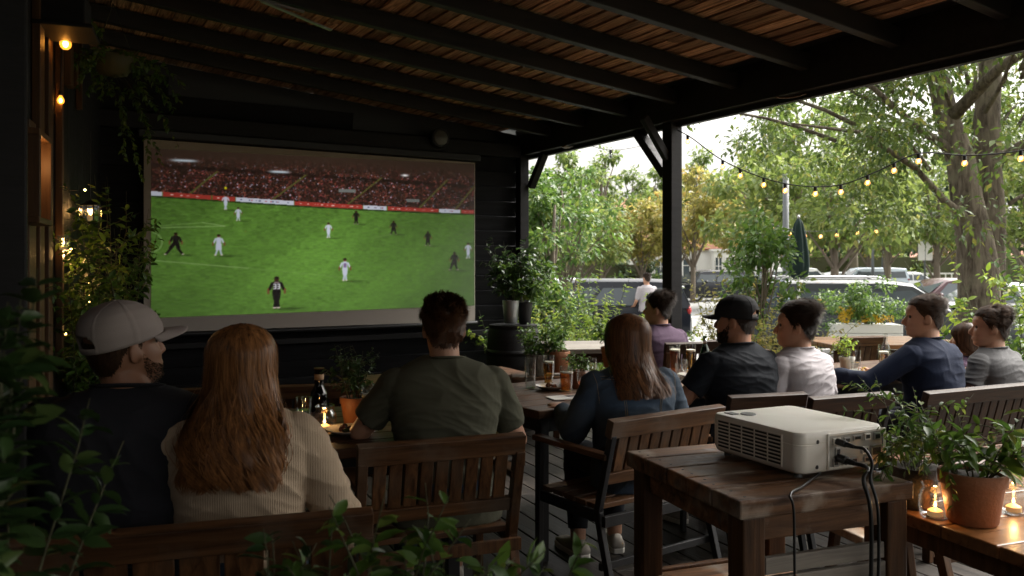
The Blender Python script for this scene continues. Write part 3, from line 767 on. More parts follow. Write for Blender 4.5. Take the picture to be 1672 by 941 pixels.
t = table('patio_table', 'honey brown table with planked side beyond the white shirt', (2.75, 6.95), R(6), 1.3, .85, mats=('honey', 'bench_z'), H=.76, apron=False)
m = MB()
for i in range(14): m.box((-.60 + i * .0925, -.36, .43), (.084, .022, .56))
m.build('side_panel', M['bench_z'], t, bevel=.002)
table('patio_table', 'low dark table at the foot of the screen wall', (-1.0, 5.6), R(28), 1.3, .5, H=.62, mats=('table_x', 'bench_z'))

# projector bench: thick weathered planks on square legs
A19 = R(19.7)
t = thing('projector_table', 'rough weathered workbench carrying the projector', 'table', (.655, 2.34, 0), A19)
Lp, Dp = .64, .70
m = MB(); random.seed(4)
ys = [0, .15, .29, .42, .57, .70]
for a, b2 in zip(ys[:-1], ys[1:]): m.box((Lp / 2 + random.uniform(-.006, .006), (a + b2) / 2, .724), (Lp, b2 - a - .006, .055))
m.build('tabletop', M['old_x'], t, bevel=.006)
m = MB(); rn = random.Random(9)
for a, b2 in zip(ys[:-1], ys[1:]):
    for x in (.04, .60):
        for q in (.28, .72): m.lathe([(.0045, .7512), (.0045, .7524), (0, .7524)], 10, (x + rn.uniform(-.008, .008), a + (b2 - a) * q, 0))
m.build('nail_heads', M['steel'], t)
for x, y in ((.055, .055), (.055, .64), (.585, .055), (.585, .64)):
    m = MB(); m.box((x, y, .348), (.078, .078, .695)); m.build('leg', M['old_z'], t, bevel=.006)
m = MB(); m.box((.32, .055, .655), (.44, .03, .075)); m.box((.32, .64, .655), (.44, .03, .075)); m.box((.055, .35, .655), (.03, .50, .075)); m.box((.585, .35, .655), (.03, .50, .075)); m.build('apron', M['old_x'], t, bevel=.004)
m = MB(); m.box((.055, .35, .26), (.04, .50, .07)); m.box((.585, .35, .26), (.04, .50, .07)); m.box((.32, .64, .30), (.44, .03, .06)); m.build('stretcher', M['old_z'], t, bevel=.004)
m = MB()
for i in range(3): m.box((.32, .16 + i * .19, .31), (.50, .18, .02))
m.build('shelf', M['old_x'], t, bevel=.003)
m = MB()
m.box((.32, .035, .545), (.44, .022, .05)); m.box((.32, .030, .485), (.44, .022, .055)); m.build('front_slat', M['grey_wood'], t, bevel=.003)
m = MB()
for i in range(4): m.box((.155 + i * .11, .045, .30), (.10, .018, .30))
m.build('front_panel', M['old_z'], t, bevel=.003)

# round honey table and low stool at the right edge
table('side_table', 'honey brown plank table with the big terracotta pot and candle jars', (1.53, 1.98), R(19.9), .95, 1.0, H=.62, mats=('honey', 'old_z'), planks=5, legw=.07)
t = thing('wooden_stool', 'low wooden stool with an amber candle jar behind the workbench', 'stool', (1.44, 3.3, 0), .3)
m = MB(); m.box((0, 0, .372), (.30, .26, .035)); m.build('seat', M['old_x'], t, bevel=.006)
for sx in (-1, 1):
    for sy in (-1, 1):
        m = MB(); m.beam((sx * .10, sy * .08, .356), (sx * .13, sy * .11, 0), .035, .035, (0, 1, 0)); m.build('leg', M['old_z'], t, bevel=.004)
chair('slatted_chair', 'empty weathered chair between the workbench and the trailing plant', 'chair', (1.78, 3.42), (2.18, 3.57), .60, .42, False, 'wood')

# ------------------------------------------------------------------ projector
M['panel_grey'] = plain('panel_grey', (.40, .38, .34), .45)
pr = thing('projector', 'white video projector with side grille and plugged cables on the workbench', 'projector', (.977, 2.837, .752), R(25)); pr.scale = (1, 1, 1.32)
PW, PD, PH = .38, .43, .112                           # x: across, y: towards the screen
def rrect(hx, hy, r, n=6):
    pts = []
    for cx_, cy_, a0 in ((hx - r, hy - r, 0), (-hx + r, hy - r, 90), (-hx + r, -hy + r, 180), (hx - r, -hy + r, 270)):
        for i in range(n + 1):
            a = R(a0 + 90 * i / n); pts.append((cx_ + r * math.cos(a), cy_ + r * math.sin(a)))
    return pts
m = MB(); rings = []
for z, ins in ((.012, .012), (.016, .006), (.03, .0), (.082, 0), (.0826, .0022), (.0846, .0022), (.0852, 0), (.095, 0), (.106, .002), (.111, .006), (.1125, .014)):
    rings.append([Vector((x, y, z)) for x, y in rrect(PW / 2 - ins, PD / 2 - ins, .035 - ins * .5)])
m.loft(rings); m.build('case', M['white_plastic'], pr, smooth=True, autosmooth=30)
m = MB(); rows, cols = 8, 5
m.box((-PW / 2 - .0005, .015, .062), (.003, .31, .074), None, 1)
for r_ in range(rows + 1): m.box((-PW / 2 - .002, .015, .025 + r_ * .0092), (.004, .318, .0034))
for c_ in range(cols + 1): m.box((-PW / 2 - .0022, -.142 + c_ * .0628, .062), (.0046, .004, .077))
m.build('grille', [M['white_plastic'], M['dark_plastic']], pr)
m = MB(); m.box((.052, -PD / 2 - .0006, .062), (.235, .003, .078), None, 0)
m.box((.055, -PD / 2 - .003, .102), (.255, .005, .006), None, 1); m.box((.055, -PD / 2 - .003, .0215), (.255, .005, .006), None, 1)
m.box((-.07, -PD / 2 - .003, .062), (.006, .005, .084), None, 1); m.box((.181, -PD / 2 - .003, .062), (.008, .005, .084), None, 1)
m.build('connector_panel', [M['panel_grey'], M['white_plastic']], pr, bevel=.001)
ports = [(-.035, .085, .03, .016), (.01, .085, .026, .014), (.055, .088, .035, .012), (.10, .088, .026, .016), (.145, .086, .03, .018), (-.03, .06, .02, .02), (.09, .055, .028, .018), (.14, .05, .05, .03), (-.04, .034, .022, .02), (.0, .034, .018, .018), (.04, .033, .028, .014), (.10, .032, .03, .012), (.15, .028, .024, .012)]
for k, (x, z, w_, h_) in enumerate(ports):
    m = MB(); m.box((x, -PD / 2 - .004, z), (w_, .007, h_), None, 0); m.box((x, -PD / 2 - .0076, z), (w_ * .72, .001, h_ * .6), None, 1)
    m.build('socket', [M['metal'] if k % 3 else M['white_plastic'], M['dark_plastic']], pr, bevel=.001)
m = MB(); m.lathe([(0, .1125), (.028, .1125), (.026, .1150), (0, .1150)], 24, (-.10, .12, 0)); m.build('focus_ring', M['grey_plastic'], pr, smooth=True, autosmooth=30)
m = MB(); m.box((-.145, .155, .1135), (.03, .045, .002)); m.build('button_panel', M['grey_plastic'], pr, bevel=.0006)
m = MB()
m.lathe([(0, 0), (.038, 0), (.04, .012), (.032, .014), (0, .014)], 28, mi=0); m.lathe([(0, .0145), (.028, .0145), (.02, .019), (0, .021)], 24, mi=1)
m.build('lens', [M['dark_plastic'], emit('lens_light', (.55, .75, 1.0), 8)], pr, smooth=True, autosmooth=30, xf=Matrix.Translation((-.09, PD / 2, .066)) @ Matrix.Rotation(R(-90), 4, 'X'))
for x, y in ((-.15, -.17), (.15, -.17), (-.15, .17), (.15, .17)):
    m = MB(); m.lathe([(0, 0), (.012, 0), (.014, .004), (.011, .016), (0, .016)], 14, (x, y, -.002)); m.build('foot', M['grey_plastic'], pr, smooth=True, autosmooth=30)
for x, z in ((-.115, .028), (-.112, .088)):
    m = MB(); m.tube([(x, -PD / 2 + .002, z), (x, -PD / 2 - .002, z)], .005, 10); m.build('screw', M['dark_plastic'], pr)
# cables
PM = Matrix.Translation((.977, 2.837, .752)) @ Matrix.Rotation(R(25), 4, 'Z') @ Matrix.Diagonal((1, 1, 1.32, 1))
def bez(pts, n=40):
    """smooth polyline through points"""
    out = []; P = [Vector(p) for p in pts]; P = [P[0] * 2 - P[1]] + P + [P[-1] * 2 - P[-2]]
    for i in range(1, len(P) - 2):
        for k in range(n // (len(P) - 3)):
            t_ = k / (n // (len(P) - 3)); a, b2, c_, d_ = P[i - 1:i + 3]
            out.append(.5 * ((2 * b2) + (c_ - a) * t_ + (2 * a - 5 * b2 + 4 * c_ - d_) * t_ ** 2 + (3 * b2 - a - 3 * c_ + d_) * t_ ** 3))
    out.append(P[-2]); return out
for k, (x, z, e) in enumerate(((-.035, .085, .03), (-.03, .045, .0))):
    t = thing('projector_cable', ['upper black cable plugged into the projector back', 'lower thick black cable with long plug in the projector'][k], 'cable', (0, 0, 0), 0, 'cables at the projector')
    s_ = PM @ Vector((x, -PD / 2 - .006, z)); q = PM @ Vector((x + .005, -PD / 2 - .07, z - .004))
    m = MB(); m.tube([s_, s_.lerp(q, .5), s_.lerp(q, .52), q], [.011 + .003 * k, .011 + .003 * k, .009 + .002 * k, .006 + .001 * k], 14); m.build('plug', M['dark_plastic'], t, smooth=True, autosmooth=40)
    ed = Vector((1.085 - .022 * k, 2.482, .775)); c1 = PM @ Vector((x + .012, -PD / 2 - .105, z - .006)); pts = [q, c1, c1.lerp(ed, .55) + Vector((.012, 0, .010)), ed, ed + Vector((.012, -.025, -.10)), ed + Vector((.016, -.015, -.42)), ed + Vector((.03, 0, -.765 + .006 * k)), ed + Vector((.2, .2, -.77 + .006 * k))]
    m = MB(); m.tube(bez(pts, 70), .0050 + .0014 * k, 10); m.build('cord', M['cable'], t, smooth=True)
t = thing('power_cable', 'thin black power cable hanging over the workbench front', 'cable')
s_ = PM @ Vector((-.07, -PD / 2 + .03, .006)); e0 = atz(1288, 806, .757) + Vector((0, -.012, 0))
m = MB(); m.tube(bez([s_, s_.lerp(e0, .6) - Vector((0, 0, .002)), e0, e0 + Vector((.006, -.014, -.05)), e0 + Vector((.012, -.012, -.3)), e0 + Vector((.04, -.01, -.55)), e0 + Vector((.06, .02, -.75))], 60), .0042, 8); m.build('cord', M['cable'], t, smooth=True)

# ------------------------------------------------------------------ tableware
def glass_vessel(name, label, cat, loc, prof, liquid=None, fill=.7, foam=0, group=None, n=24, wall=.0018):
    """prof: outside (r, z) from the foot up; thin walled, with its drink as a part"""
    t = thing(name, label, cat, loc, 0, group)
    inner = [(max(r - wall, .001), z + .004 * (i == 0)) for i, (r, z) in enumerate(prof)]
    m = MB(); m.lathe([(0.0, prof[0][1])] + prof + list(reversed(inner)) + [(0, inner[0][1] + .002)], n); m.build('vessel', M['glass'], t, smooth=True, autosmooth=50)
    if liquid:
        zt = prof[0][1] + (prof[-1][1] - prof[0][1]) * fill; zs = [z for r, z in prof]; rs = [r for r, z in prof]
        zl = [inner[0][1] + .002] + [z for z in zs if inner[0][1] + .003 < z < zt] + [zt]
        pl = [(np.interp(z, zs, rs) - wall - .0008, z) for z in zl]
        m = MB(); m.lathe([(0, pl[0][1])] + pl + [(0, zt)], n); m.build('drink', M[liquid], t, smooth=True, autosmooth=50)
        if foam:
            r_ = pl[-1][0]; m = MB(); m.lathe([(0, zt + .0005), (r_, zt + .0005), (r_, zt + foam), (r_ * .8, zt + foam + .003), (0, zt + foam + .003)], n); m.build('foam', M['foam'], t, smooth=True, autosmooth=50)
    return t
PILS = [(.031, 0), (.033, .004), (.027, .012), (.026, .03), (.030, .07), (.034, .12), (.036, .165), (.035, .175)]
TUMB = [(.029, 0), (.031, .004), (.033, .06), (.036, .11)]
HIGH = [(.027, 0), (.029, .004), (.031, .08), (.034, .155)]
SNIF = [(.030, 0), (.031, .003), (.006, .010), (.005, .03), (.022, .045), (.036, .075), (.037, .10), (.030, .135)]
def candle_jar(name, label, loc, s=1.0, power=.9):
    t = thing(name, label, 'candle jar', loc, 0)
    p = [(.030, 0), (.040, .006), (.044, .03), (.044, .055), (.040, .072), (.033, .082), (.033, .088), (.037, .094), (.037, .098)]
    p = [(r * s, z * s) for r, z in p]; inn = [(r - .0025 * s, z + (.004 * s if i < 2 else 0)) for i, (r, z) in enumerate(p)]
    m = MB(); m.lathe([(0, 0)] + p + list(reversed(inn)) + [(0, .006 * s)], 32); m.build('jar', M['glass'], t, smooth=True, autosmooth=60)
    m = MB(); m.lathe([(0, .0065 * s), (.021 * s, .0065 * s), (.0205 * s, .020 * s), (.008 * s, .027 * s), (0, .030 * s)], 20); m.build('wax', M['wax'], t, smooth=True, autosmooth=50)
    m = MB(); m.lathe([(0, .0295 * s), (.003 * s, .033 * s), (.0034 * s, .037 * s), (.0016 * s, .043 * s), (0, .047 * s)], 12); m.build('flame', M['flame'], t, smooth=True)
    plight('candle_light', Vector(loc) + Vector((0, 0, .05 * s)), power * .16, r=.008)
    return t
def plate(label, loc, r, food, colour_mats, nfood=14, seed=1):
    t = thing('plate', label, 'plate', loc)
    m = MB(); m.lathe([(0, 0), (r * .55, 0), (r * .62, .004), (r, .020), (r, .024), (r * .62, .010), (0, .007)], 36); m.build('dish', M['ceramic'], t, smooth=True, autosmooth=50)
    rd = random.Random(seed); m = MB()
    for i in range(nfood):
        a, q = rd.uniform(0, 6.28), r * .5 * math.sqrt(rd.random()); s = rd.uniform(.010, .02)
        rot = Matrix.Rotation(rd.uniform(0, 3), 3, 'X') @ Matrix.Rotation(rd.uniform(0, 3), 3, 'Z')
        m.ball((q * math.cos(a), q * math.sin(a), .014 + rd.uniform(0, .02)), (s, s * .8, s * .35), 10, 6, rot, rd.randrange(len(colour_mats)))
    m.build(food, colour_mats, t, smooth=True)
    return t
G1 = [plain('salad_green', (.05, .09, .02), .5), plain('salad_dark', (.03, .03, .015), .5), plain('salad_red', (.15, .04, .02), .5)]
G2 = [plain('bread', (.45, .27, .12), .8), plain('roast', (.25, .10, .04), .6), plain('lemon', (.7, .5, .08), .5)]
TZ = .7415
# left table
candle_jar('candle_jar', 'round glass jar with burning candle on the table by the dark bottle', atz(530, 704, TZ), 1.1, 2.4)
plate('grey plate of dark salad beside the olive shirted man', atz(572, 708, TZ), .10, 'salad', G1, 22, 2)
t = thing('dark_bottle', 'dark brown bottle with printed label behind the candle jar', 'bottle', atz(521, 672, TZ))
bp = [(.032, 0), (.035, .004), (.036, .02), (.036, .085), (.034, .10), (.022, .125), (.0195, .14), (.0195, .215), (.0215, .217), (.0215, .222)]
bp = [(r * 1.1, z * .92) for r, z in bp]
m = MB(); m.lathe([(0, 0)] + bp + [(r - .003, z) for r, z in reversed(bp)] + [(0, .004)], 28); m.build('bottle', M['brown_glass'], t, smooth=True, autosmooth=50)
m = MB(); m.lathe([(.0222, .150), (.0222, .178)], 28); m.build('label', plain('bottle_label', (.55, .36, .22), .7), t, smooth=True)
m = MB(); m.lathe([(.024, .201), (.0245, .2055), (.0, .206)], 20); m.build('cap', M['trim'], t, smooth=True, autosmooth=40)
glass_vessel('water_glass', 'clear tumbler between the woman in cream and the dark bottle', 'glass', atz(496, 690, TZ), TUMB, 'water', .5)
glass_vessel('beer_glass', 'half hidden beer glass beside the terracotta pot near the olive shirt', 'glass', atz(603, 697, TZ), PILS[:-1], 'beer2', .78, .008)
glass_vessel('water_glass', 'empty tumbler behind the potted shrub near the olive shirt', 'glass', atz(601, 668, TZ), TUMB)
t = thing('tea_light', 'tiny round tea light on the table left of the candle jar', 'candle', atz(509, 701, TZ))
m = MB(); m.lathe([(0, 0), (.018, 0), (.019, .014), (.016, .014), (0, .012)], 20); m.build('cup', M['metal'], t, smooth=True, autosmooth=40)
# middle table
def on2(a, b, z=TZ):                                    # along and into the middle table from its near left corner
    return Vector((.127 + a * math.cos(A34) - b * math.sin(A34), 3.88 + a * math.sin(A34) + b * math.cos(A34), z))
t = glass_vessel('water_carafe', 'tall clear water glass farthest left on the middle table', 'glass', atz(866, 634, TZ), [(r * 1.0, z * 1.12) for r, z in HIGH], 'water', .6)
glass_vessel('beer_glass', 'tall pale beer behind the plate on the middle table', 'glass', atz(896, 630, TZ), PILS, 'beer2', .74, .008)
glass_vessel('beer_glass', 'amber beer in a rounded glass left of the small flower pot', 'glass', atz(925, 638, TZ), [(r * 1.08, z * .92) for r, z in TUMB[:-1]] + [(.039, .10), (.037, .135)], 'beer', .72, .006)
glass_vessel('whisky_glass', 'short amber drink close to the denim shoulder', 'glass', atz(953, 645, TZ), SNIF, 'beer', .55)
glass_vessel('water_glass', 'clear wine glass behind the small flower pot on the middle table', 'glass', atz(966, 626, TZ), [(.03, 0), (.031, .003), (.004, .008), (.004, .06), (.025, .08), (.034, .11), (.03, .15)])
plate('small stoneware plate with crumbs in front of the tall water glass', atz(899, 636, TZ), .085, 'leftovers', [G2[1]], 6, 4)
t = thing('folded_napkin', 'folded white paper menu lying at the near table edge', 'napkin', atz(925, 650, TZ), R(20))
m = MB(); m.box((0, 0, .002), (.19, .12, .003), Matrix.Rotation(.02, 3, 'Y')); m.box((.01, .004, .006), (.18, .115, .003), Matrix.Rotation(-.03, 3, 'Y') @ Matrix.Rotation(.06, 3, 'Z')); m.build('sheet', M['paper'], t, bevel=.001)
m = MB(); m.box((.035, .0, .0103), (.07, .05, .0008), Matrix.Rotation(-.03, 3, 'Y')); m.build('print', M['grey_plastic'], t)
glass_vessel('beer_glass', 'tall amber beer between the denim woman and the black cap', 'glass', atz(1102, 613, TZ), [(r, z * 1.12) for r, z in PILS], 'beer', .78, .010)
glass_vessel('whisky_glass', 'tiny stemmed glass right of the tall amber beer', 'glass', atz(1117, 611, TZ), [(r * .7, z * .7) for r, z in SNIF])
t = thing('green_bottle', 'green beer bottle with silver neck beside the black cap', 'bottle', atz(1151, 606, TZ))
bq = [(.029, 0), (.031, .004), (.031, .12), (.028, .14), (.014, .175), (.012, .22), (.0135, .222), (.0135, .23)]
m = MB(); m.lathe([(0, 0)] + bq + [(r - .003, z) for r, z in reversed(bq)] + [(0, .004)], 24); m.build('bottle', M['green_glass'], t, smooth=True, autosmooth=50)
m = MB(); m.lathe([(.0150, .178), (.0132, .214)], 24); m.build('neck_foil', M['metal'], t, smooth=True)
plate('white plate of salad beside the black shirted elbow', atz(1133, 617, TZ), .10, 'salad', G1 + [G2[0]], 14, 7)
t = thing('fork', 'dark fork lying on the middle table beside the black shirt', 'fork', atz(1118, 632, TZ), R(-12))
m = MB(); m.tube([(-.09, 0, .004), (.03, 0, .004), (.05, 0, .006)], [(.004, .0015), (.003, .0015), (.009, .0015)], 8, flat=(0, 1, 0))
for k in range(4): m.tube([(.05, -.006 + .004 * k, .006), (.09, -.006 + .004 * k, .007)], [.0012, .0008], 5)
m.build('fork_body', M['metal'], t)
glass_vessel('water_glass', 'empty tumbler between the plate of salad and the amber beer', 'glass', atz(1112, 624, TZ), TUMB)
glass_vessel('beer_glass', 'pale lager glass behind the white plate of salad', 'glass', atz(1128, 604, TZ), PILS, 'beer2', .7, .01)
# right table
glass_vessel('water_glass', 'low tumbler right of the golden beer by the navy sleeve', 'glass', atz(1462, 603, TZ), TUMB, 'beer', .5)
glass_vessel('water_glass', 'clear water glass beside the small yellow herb pot', 'glass', atz(1397, 612, TZ), HIGH, 'water', .5)
plate('dish of bread and lemon in front of the navy sleeve', atz(1411, 611, TZ), .09, 'food', G2, 12, 5)
glass_vessel('beer_glass', 'golden beer glass beside the navy sleeve', 'glass', atz(1443, 606, TZ), PILS, 'beer2', .66, .012)
t = thing('clear_bottle', 'clear glass bottle standing behind the golden beer', 'bottle', atz(1446, 600, TZ))
m = MB(); m.lathe([(0, 0)] + bq + [(r - .003, z) for r, z in reversed(bq)] + [(0, .004)], 24); m.build('bottle', M['glass'], t, smooth=True, autosmooth=50)
# right front table
candle_jar('candle_jar', 'round bellied candle jar left of the big terracotta pot', atz(1527, 845, .6215), 1.12, 2.2)
candle_jar('candle_jar', 'candle jar at the right frame edge beside the terracotta pot', atz(1655, 838, .6215), 1.1, 2.0)
candle_jar('candle_jar', 'amber candle jar on the stool behind the workbench', Vector((1.43, 3.28, .391)), 1.5, 1.8)
# ------------------------------------------------------------------ people
HZ_ = np.array([-.012, .0, .012, .030, .045, .058, .070, .085, .10, .118, .135, .16, .185, .205, .220, .2285])
HF_ = np.array([.050, .082, .097, .094, .101, .097, .098, .096, .094, .089, .099, .097, .084, .063, .036, .008])
HB_ = np.array([-.035, -.045, -.055, -.066, -.074, -.080, -.086, -.092, -.095, -.098, -.100, -.101, -.095, -.080, -.052, -.016])
HW_ = np.array([.030, .044, .053, .059, .062, .064, .067, .070, .0715, .073, .0745, .0765, .073, .062, .043, .016])
def head_pt(th, z, off=0.0):
    """surface of the head: th = 0 at the nose, pi/2 at the right ear; returns n x 3"""
    th, z = np.broadcast_arrays(np.asarray(th, float), np.asarray(z, float))
    f, b, w = np.interp(z, HZ_, HF_), np.interp(z, HZ_, HB_), np.interp(z, HZ_, HW_)
    c, h = (f + b) / 2, (f - b) / 2
    e = 2 / 2.25
    s_, c_ = np.sin(th), np.cos(th)
    x = (w + off) * np.sign(s_) * np.abs(s_) ** e; y = c + (h + off) * np.sign(c_) * np.abs(c_) ** e
    zz = z + off * np.clip((z - .16) / .068, 0, 1)
    return np.stack([x, y, zz], -1)
def head_mesh(m, mat):
    n = 40; rings = []
    zs = np.concatenate([HZ_[:1], np.linspace(0, .2285, 40)])
    for z in zs:
        th = np.linspace(0, 2 * math.pi, n, endpoint=False); p = head_pt(th, np.full(n, z))
        for k, a in enumerate(th):
            a2 = min(a, 2 * math.pi - a)
            eye = math.exp(-((a2 - .38) / .16) ** 2 - ((z - .116) / .012) ** 2) * -.009
            cheek = math.exp(-((a2 - .62) / .25) ** 2 - ((z - .085) / .022) ** 2) * .005
            lip = math.exp(-(a2 / .32) ** 2) * (.005 * math.exp(-((z - .050) / .006) ** 2) + .005 * math.exp(-((z - .040) / .006) ** 2) - .004 * math.exp(-((z - .045) / .002) ** 2))
            d = eye + cheek + lip
            p[k, 1] += d * math.cos(a); p[k, 0] += d * math.sin(a)
        rings.append([mat @ Vector(q) for q in p])
    m.loft(rings)
    # nose and ears
    m.tube([mat @ Vector(v) for v in ((0, .086, .122), (0, .098, .105), (0, .109, .088), (0, .113, .079), (0, .100, .071))], [.0075, .009, .0115, .0125, .010], 14)
    for s in (-1, 1):
        m.ball(mat @ Vector((s * .009, .100, .074)), .008, 10, 8)
        rot = mat.to_3x3() @ Matrix.Rotation(s * .35, 3, 'Z') @ Matrix.Rotation(-.18, 3, 'X')
        m.ball(mat @ Vector((s * .0775, -.008, .102)), (.0085, .021, .032), 14, 10, rot)
        m.ball(mat @ Vector((s * .074, .004, .090)), (.009, .013, .016), 10, 8, rot)
def finalize(m, name, mats, parent, voxel, smooth_it=4, disp=None, factor=.5):
    """weld overlapping closed shapes into one continuous skin"""
    me = m.mesh('tmp', True); o = bpy.data.objects.new('tmp', me); COL.objects.link(o)
    rm = o.modifiers.new('r', 'REMESH'); rm.mode = 'VOXEL'; rm.voxel_size = voxel; rm.use_smooth_shade = True
    sm = o.modifiers.new('s', 'SMOOTH'); sm.iterations = smooth_it; sm.factor = factor
    dg = bpy.context.evaluated_depsgraph_get(); out = bpy.data.meshes.new_from_object(o.evaluated_get(dg), depsgraph=dg)
    bpy.data.objects.remove(o); bpy.data.meshes.remove(me)
    out.name = name
    if disp is not None:
        nv_ = len(out.vertices); co = np.empty(nv_ * 3, np.float32); no = np.empty(nv_ * 3, np.float32)
        out.vertices.foreach_get('co', co); out.vertices.foreach_get('normal', no); co = co.reshape(-1, 3); no = no.reshape(-1, 3)
        d = np.array([disp(Vector(c)) for c in co], np.float32)
        co = co + no * d[:, None]; out.vertices.foreach_set('co', co.ravel())
    out.materials.clear()
    for x in (mats if isinstance(mats, (list, tuple)) else [mats]): out.materials.append(x)
    out.polygons.foreach_set('material_index', np.zeros(len(out.polygons), np.int32))
    out.polygons.foreach_set('use_smooth', np.ones(len(out.polygons), bool)); out.update()
    ob = bpy.data.objects.new(name, out); COL.objects.link(ob); ob.parent = parent
    return ob
def folds(amp, seed, f=(3.2, 3.2, 11), ridge=.6):
    so_ = Vector((seed * 3.7, seed * 1.3, seed * 2.1))
    def fn(c):
        w_ = noise.noise(c * 2.2 + so_) * .9
        p = Vector((c.x * f[0] + w_, c.y * f[1], c.z * f[2] + w_ * 2.4 + abs(c.x) * 4)) + so_
        a = noise.noise(p); b_ = noise.noise(c * 5.5 + so_ * 2)
        q = Vector((c.x * 9, c.y * 5, c.z * 24 + w_ * 5)) + so_ * 1.7
        r2 = 1 - abs(noise.noise(q))
        return amp * (ridge * (1 - abs(a)) ** 3.2 * 1.5 + .5 * a + .5 * b_ + .45 * r2 ** 3 - .55)
    return fn
def sup_ring(w, d, cx_, cy_, z, n=40, e=2.5, back=0.0):
    r = []
    for k in range(n):
        a = 2 * math.pi * k / n; s, c = math.sin(a), math.cos(a)
        x = cx_ + w * math.copysign(abs(s) ** (2 / e), s); y = cy_ + d * math.copysign(abs(c) ** (2 / e), c)
        r.append(Vector((x, y, z)))
    return r
def hand(m, wrist, fwd, up, s, curl=.5):
    """palm, four unequal fingers and a thumb; s = 1 for the right hand"""
    f = Vector(fwd).normalized(); u = Vector(up); u = (u - f * f.dot(u)).normalized(); r = f.cross(u) * s
    w = Vector(wrist)
    m.tube([w - f * .01, w + f * .03, w + f * .07, w + f * .095], [(.026, .019), (.036, .016), (.041, .014), (.038, .011)], 14, flat=r)
    for k, (o, L) in enumerate(((.032, .072), (.011, .080), (-.011, .075), (-.032, .060))):
        p = w + f * (.088 - .006 * abs(k - 1)) + r * o; d = (f + r * o * 1.3).normalized(); pts = [p - d * .02, p]
        a = curl * .55
        for q in (.45, .32, .23):
            dd = (d * math.cos(a) - u * math.sin(a)); p = p + dd * L * q; pts.append(p); a += curl * .7
        m.tube(pts, [.0095, .0095, .0088, .0080, .0068], 10)
    th = (r * .75 + f * .65 - u * .25).normalized(); p = w + f * .025 + r * .028
    p2 = p + th * .042; th2 = (r * .35 + f * .9 - u * .35 * (1 + curl)).normalized()
    m.tube([p - th * .01, p, p2, p2 + th2 * .032, p2 + th2 * .05], [.012, .0125, .0105, .0095, .007], 10)
def ribbons(P, W_, out):
    """P: N x K x 3 strand points, W_: N x K half widths, out: N x K x 3 outward -> V, Q"""
    T = np.gradient(P, axis=1); S = np.cross(T, out); S /= (np.linalg.norm(S, axis=-1, keepdims=True) + 1e-9)
    A, B_ = P - S * W_[..., None], P + S * W_[..., None]
    N, K = P.shape[:2]
    V = np.stack([A, B_], 2).reshape(-1, 3); i = np.arange(N * K).reshape(N, K)
    a, b2 = i[:, :-1].ravel(), i[:, 1:].ravel()
    return V, np.stack([2 * a, 2 * a + 1, 2 * b2 + 1, 2 * b2], -1)
def hairline(th):
    a = np.abs((np.asarray(th) + math.pi) % (2 * math.pi) - math.pi)
    return np.interp(a, [0, .6, .95, 1.25, 1.45, 1.75, 2.1, 2.6, 3.15], [.182, .184, .172, .140, .105, .118, .075, .045, .038])
def hair_mat(name, c1, c2, rough=.42):
    m, n, l, p = nm(name)
    ge = n.new('ShaderNodeNewGeometry'); cr = n.new('ShaderNodeValToRGB')
    cr.color_ramp.elements[0].color = rgb(c1); cr.color_ramp.elements[1].color = rgb(c2)
    tc = n.new('ShaderNodeTexCoord'); mp = n.new('ShaderNodeMapping'); mp.inputs['Scale'].default_value = (75, 75, 7); l.new(tc.outputs['Object'], mp.inputs['Vector'])
    tx = n.new('ShaderNodeTexNoise'); tx.inputs['Scale'].default_value = 1; tx.inputs['Detail'].default_value = 3; l.new(mp.outputs[0], tx.inputs['Vector'])
    ma = n.new('ShaderNodeMath'); ma.operation = 'MULTIPLY_ADD'; ma.inputs[1].default_value = .45; l.new(ge.outputs['Random Per Island'], ma.inputs[0])
    mb = n.new('ShaderNodeMapRange'); mb.inputs['From Min'].default_value = .33; mb.inputs['From Max'].default_value = .67; mb.inputs['To Max'].default_value = .6; l.new(tx.outputs['Fac'], mb.inputs['Value'])
    l.new(mb.outputs[0], ma.inputs[2]); l.new(ma.outputs[0], cr.inputs['Fac']); l.new(cr.outputs['Color'], p.inputs['Base Color'])
    p.inputs['Roughness'].default_value = rough; p.inputs['Specular IOR Level'].default_value = .3
    return m
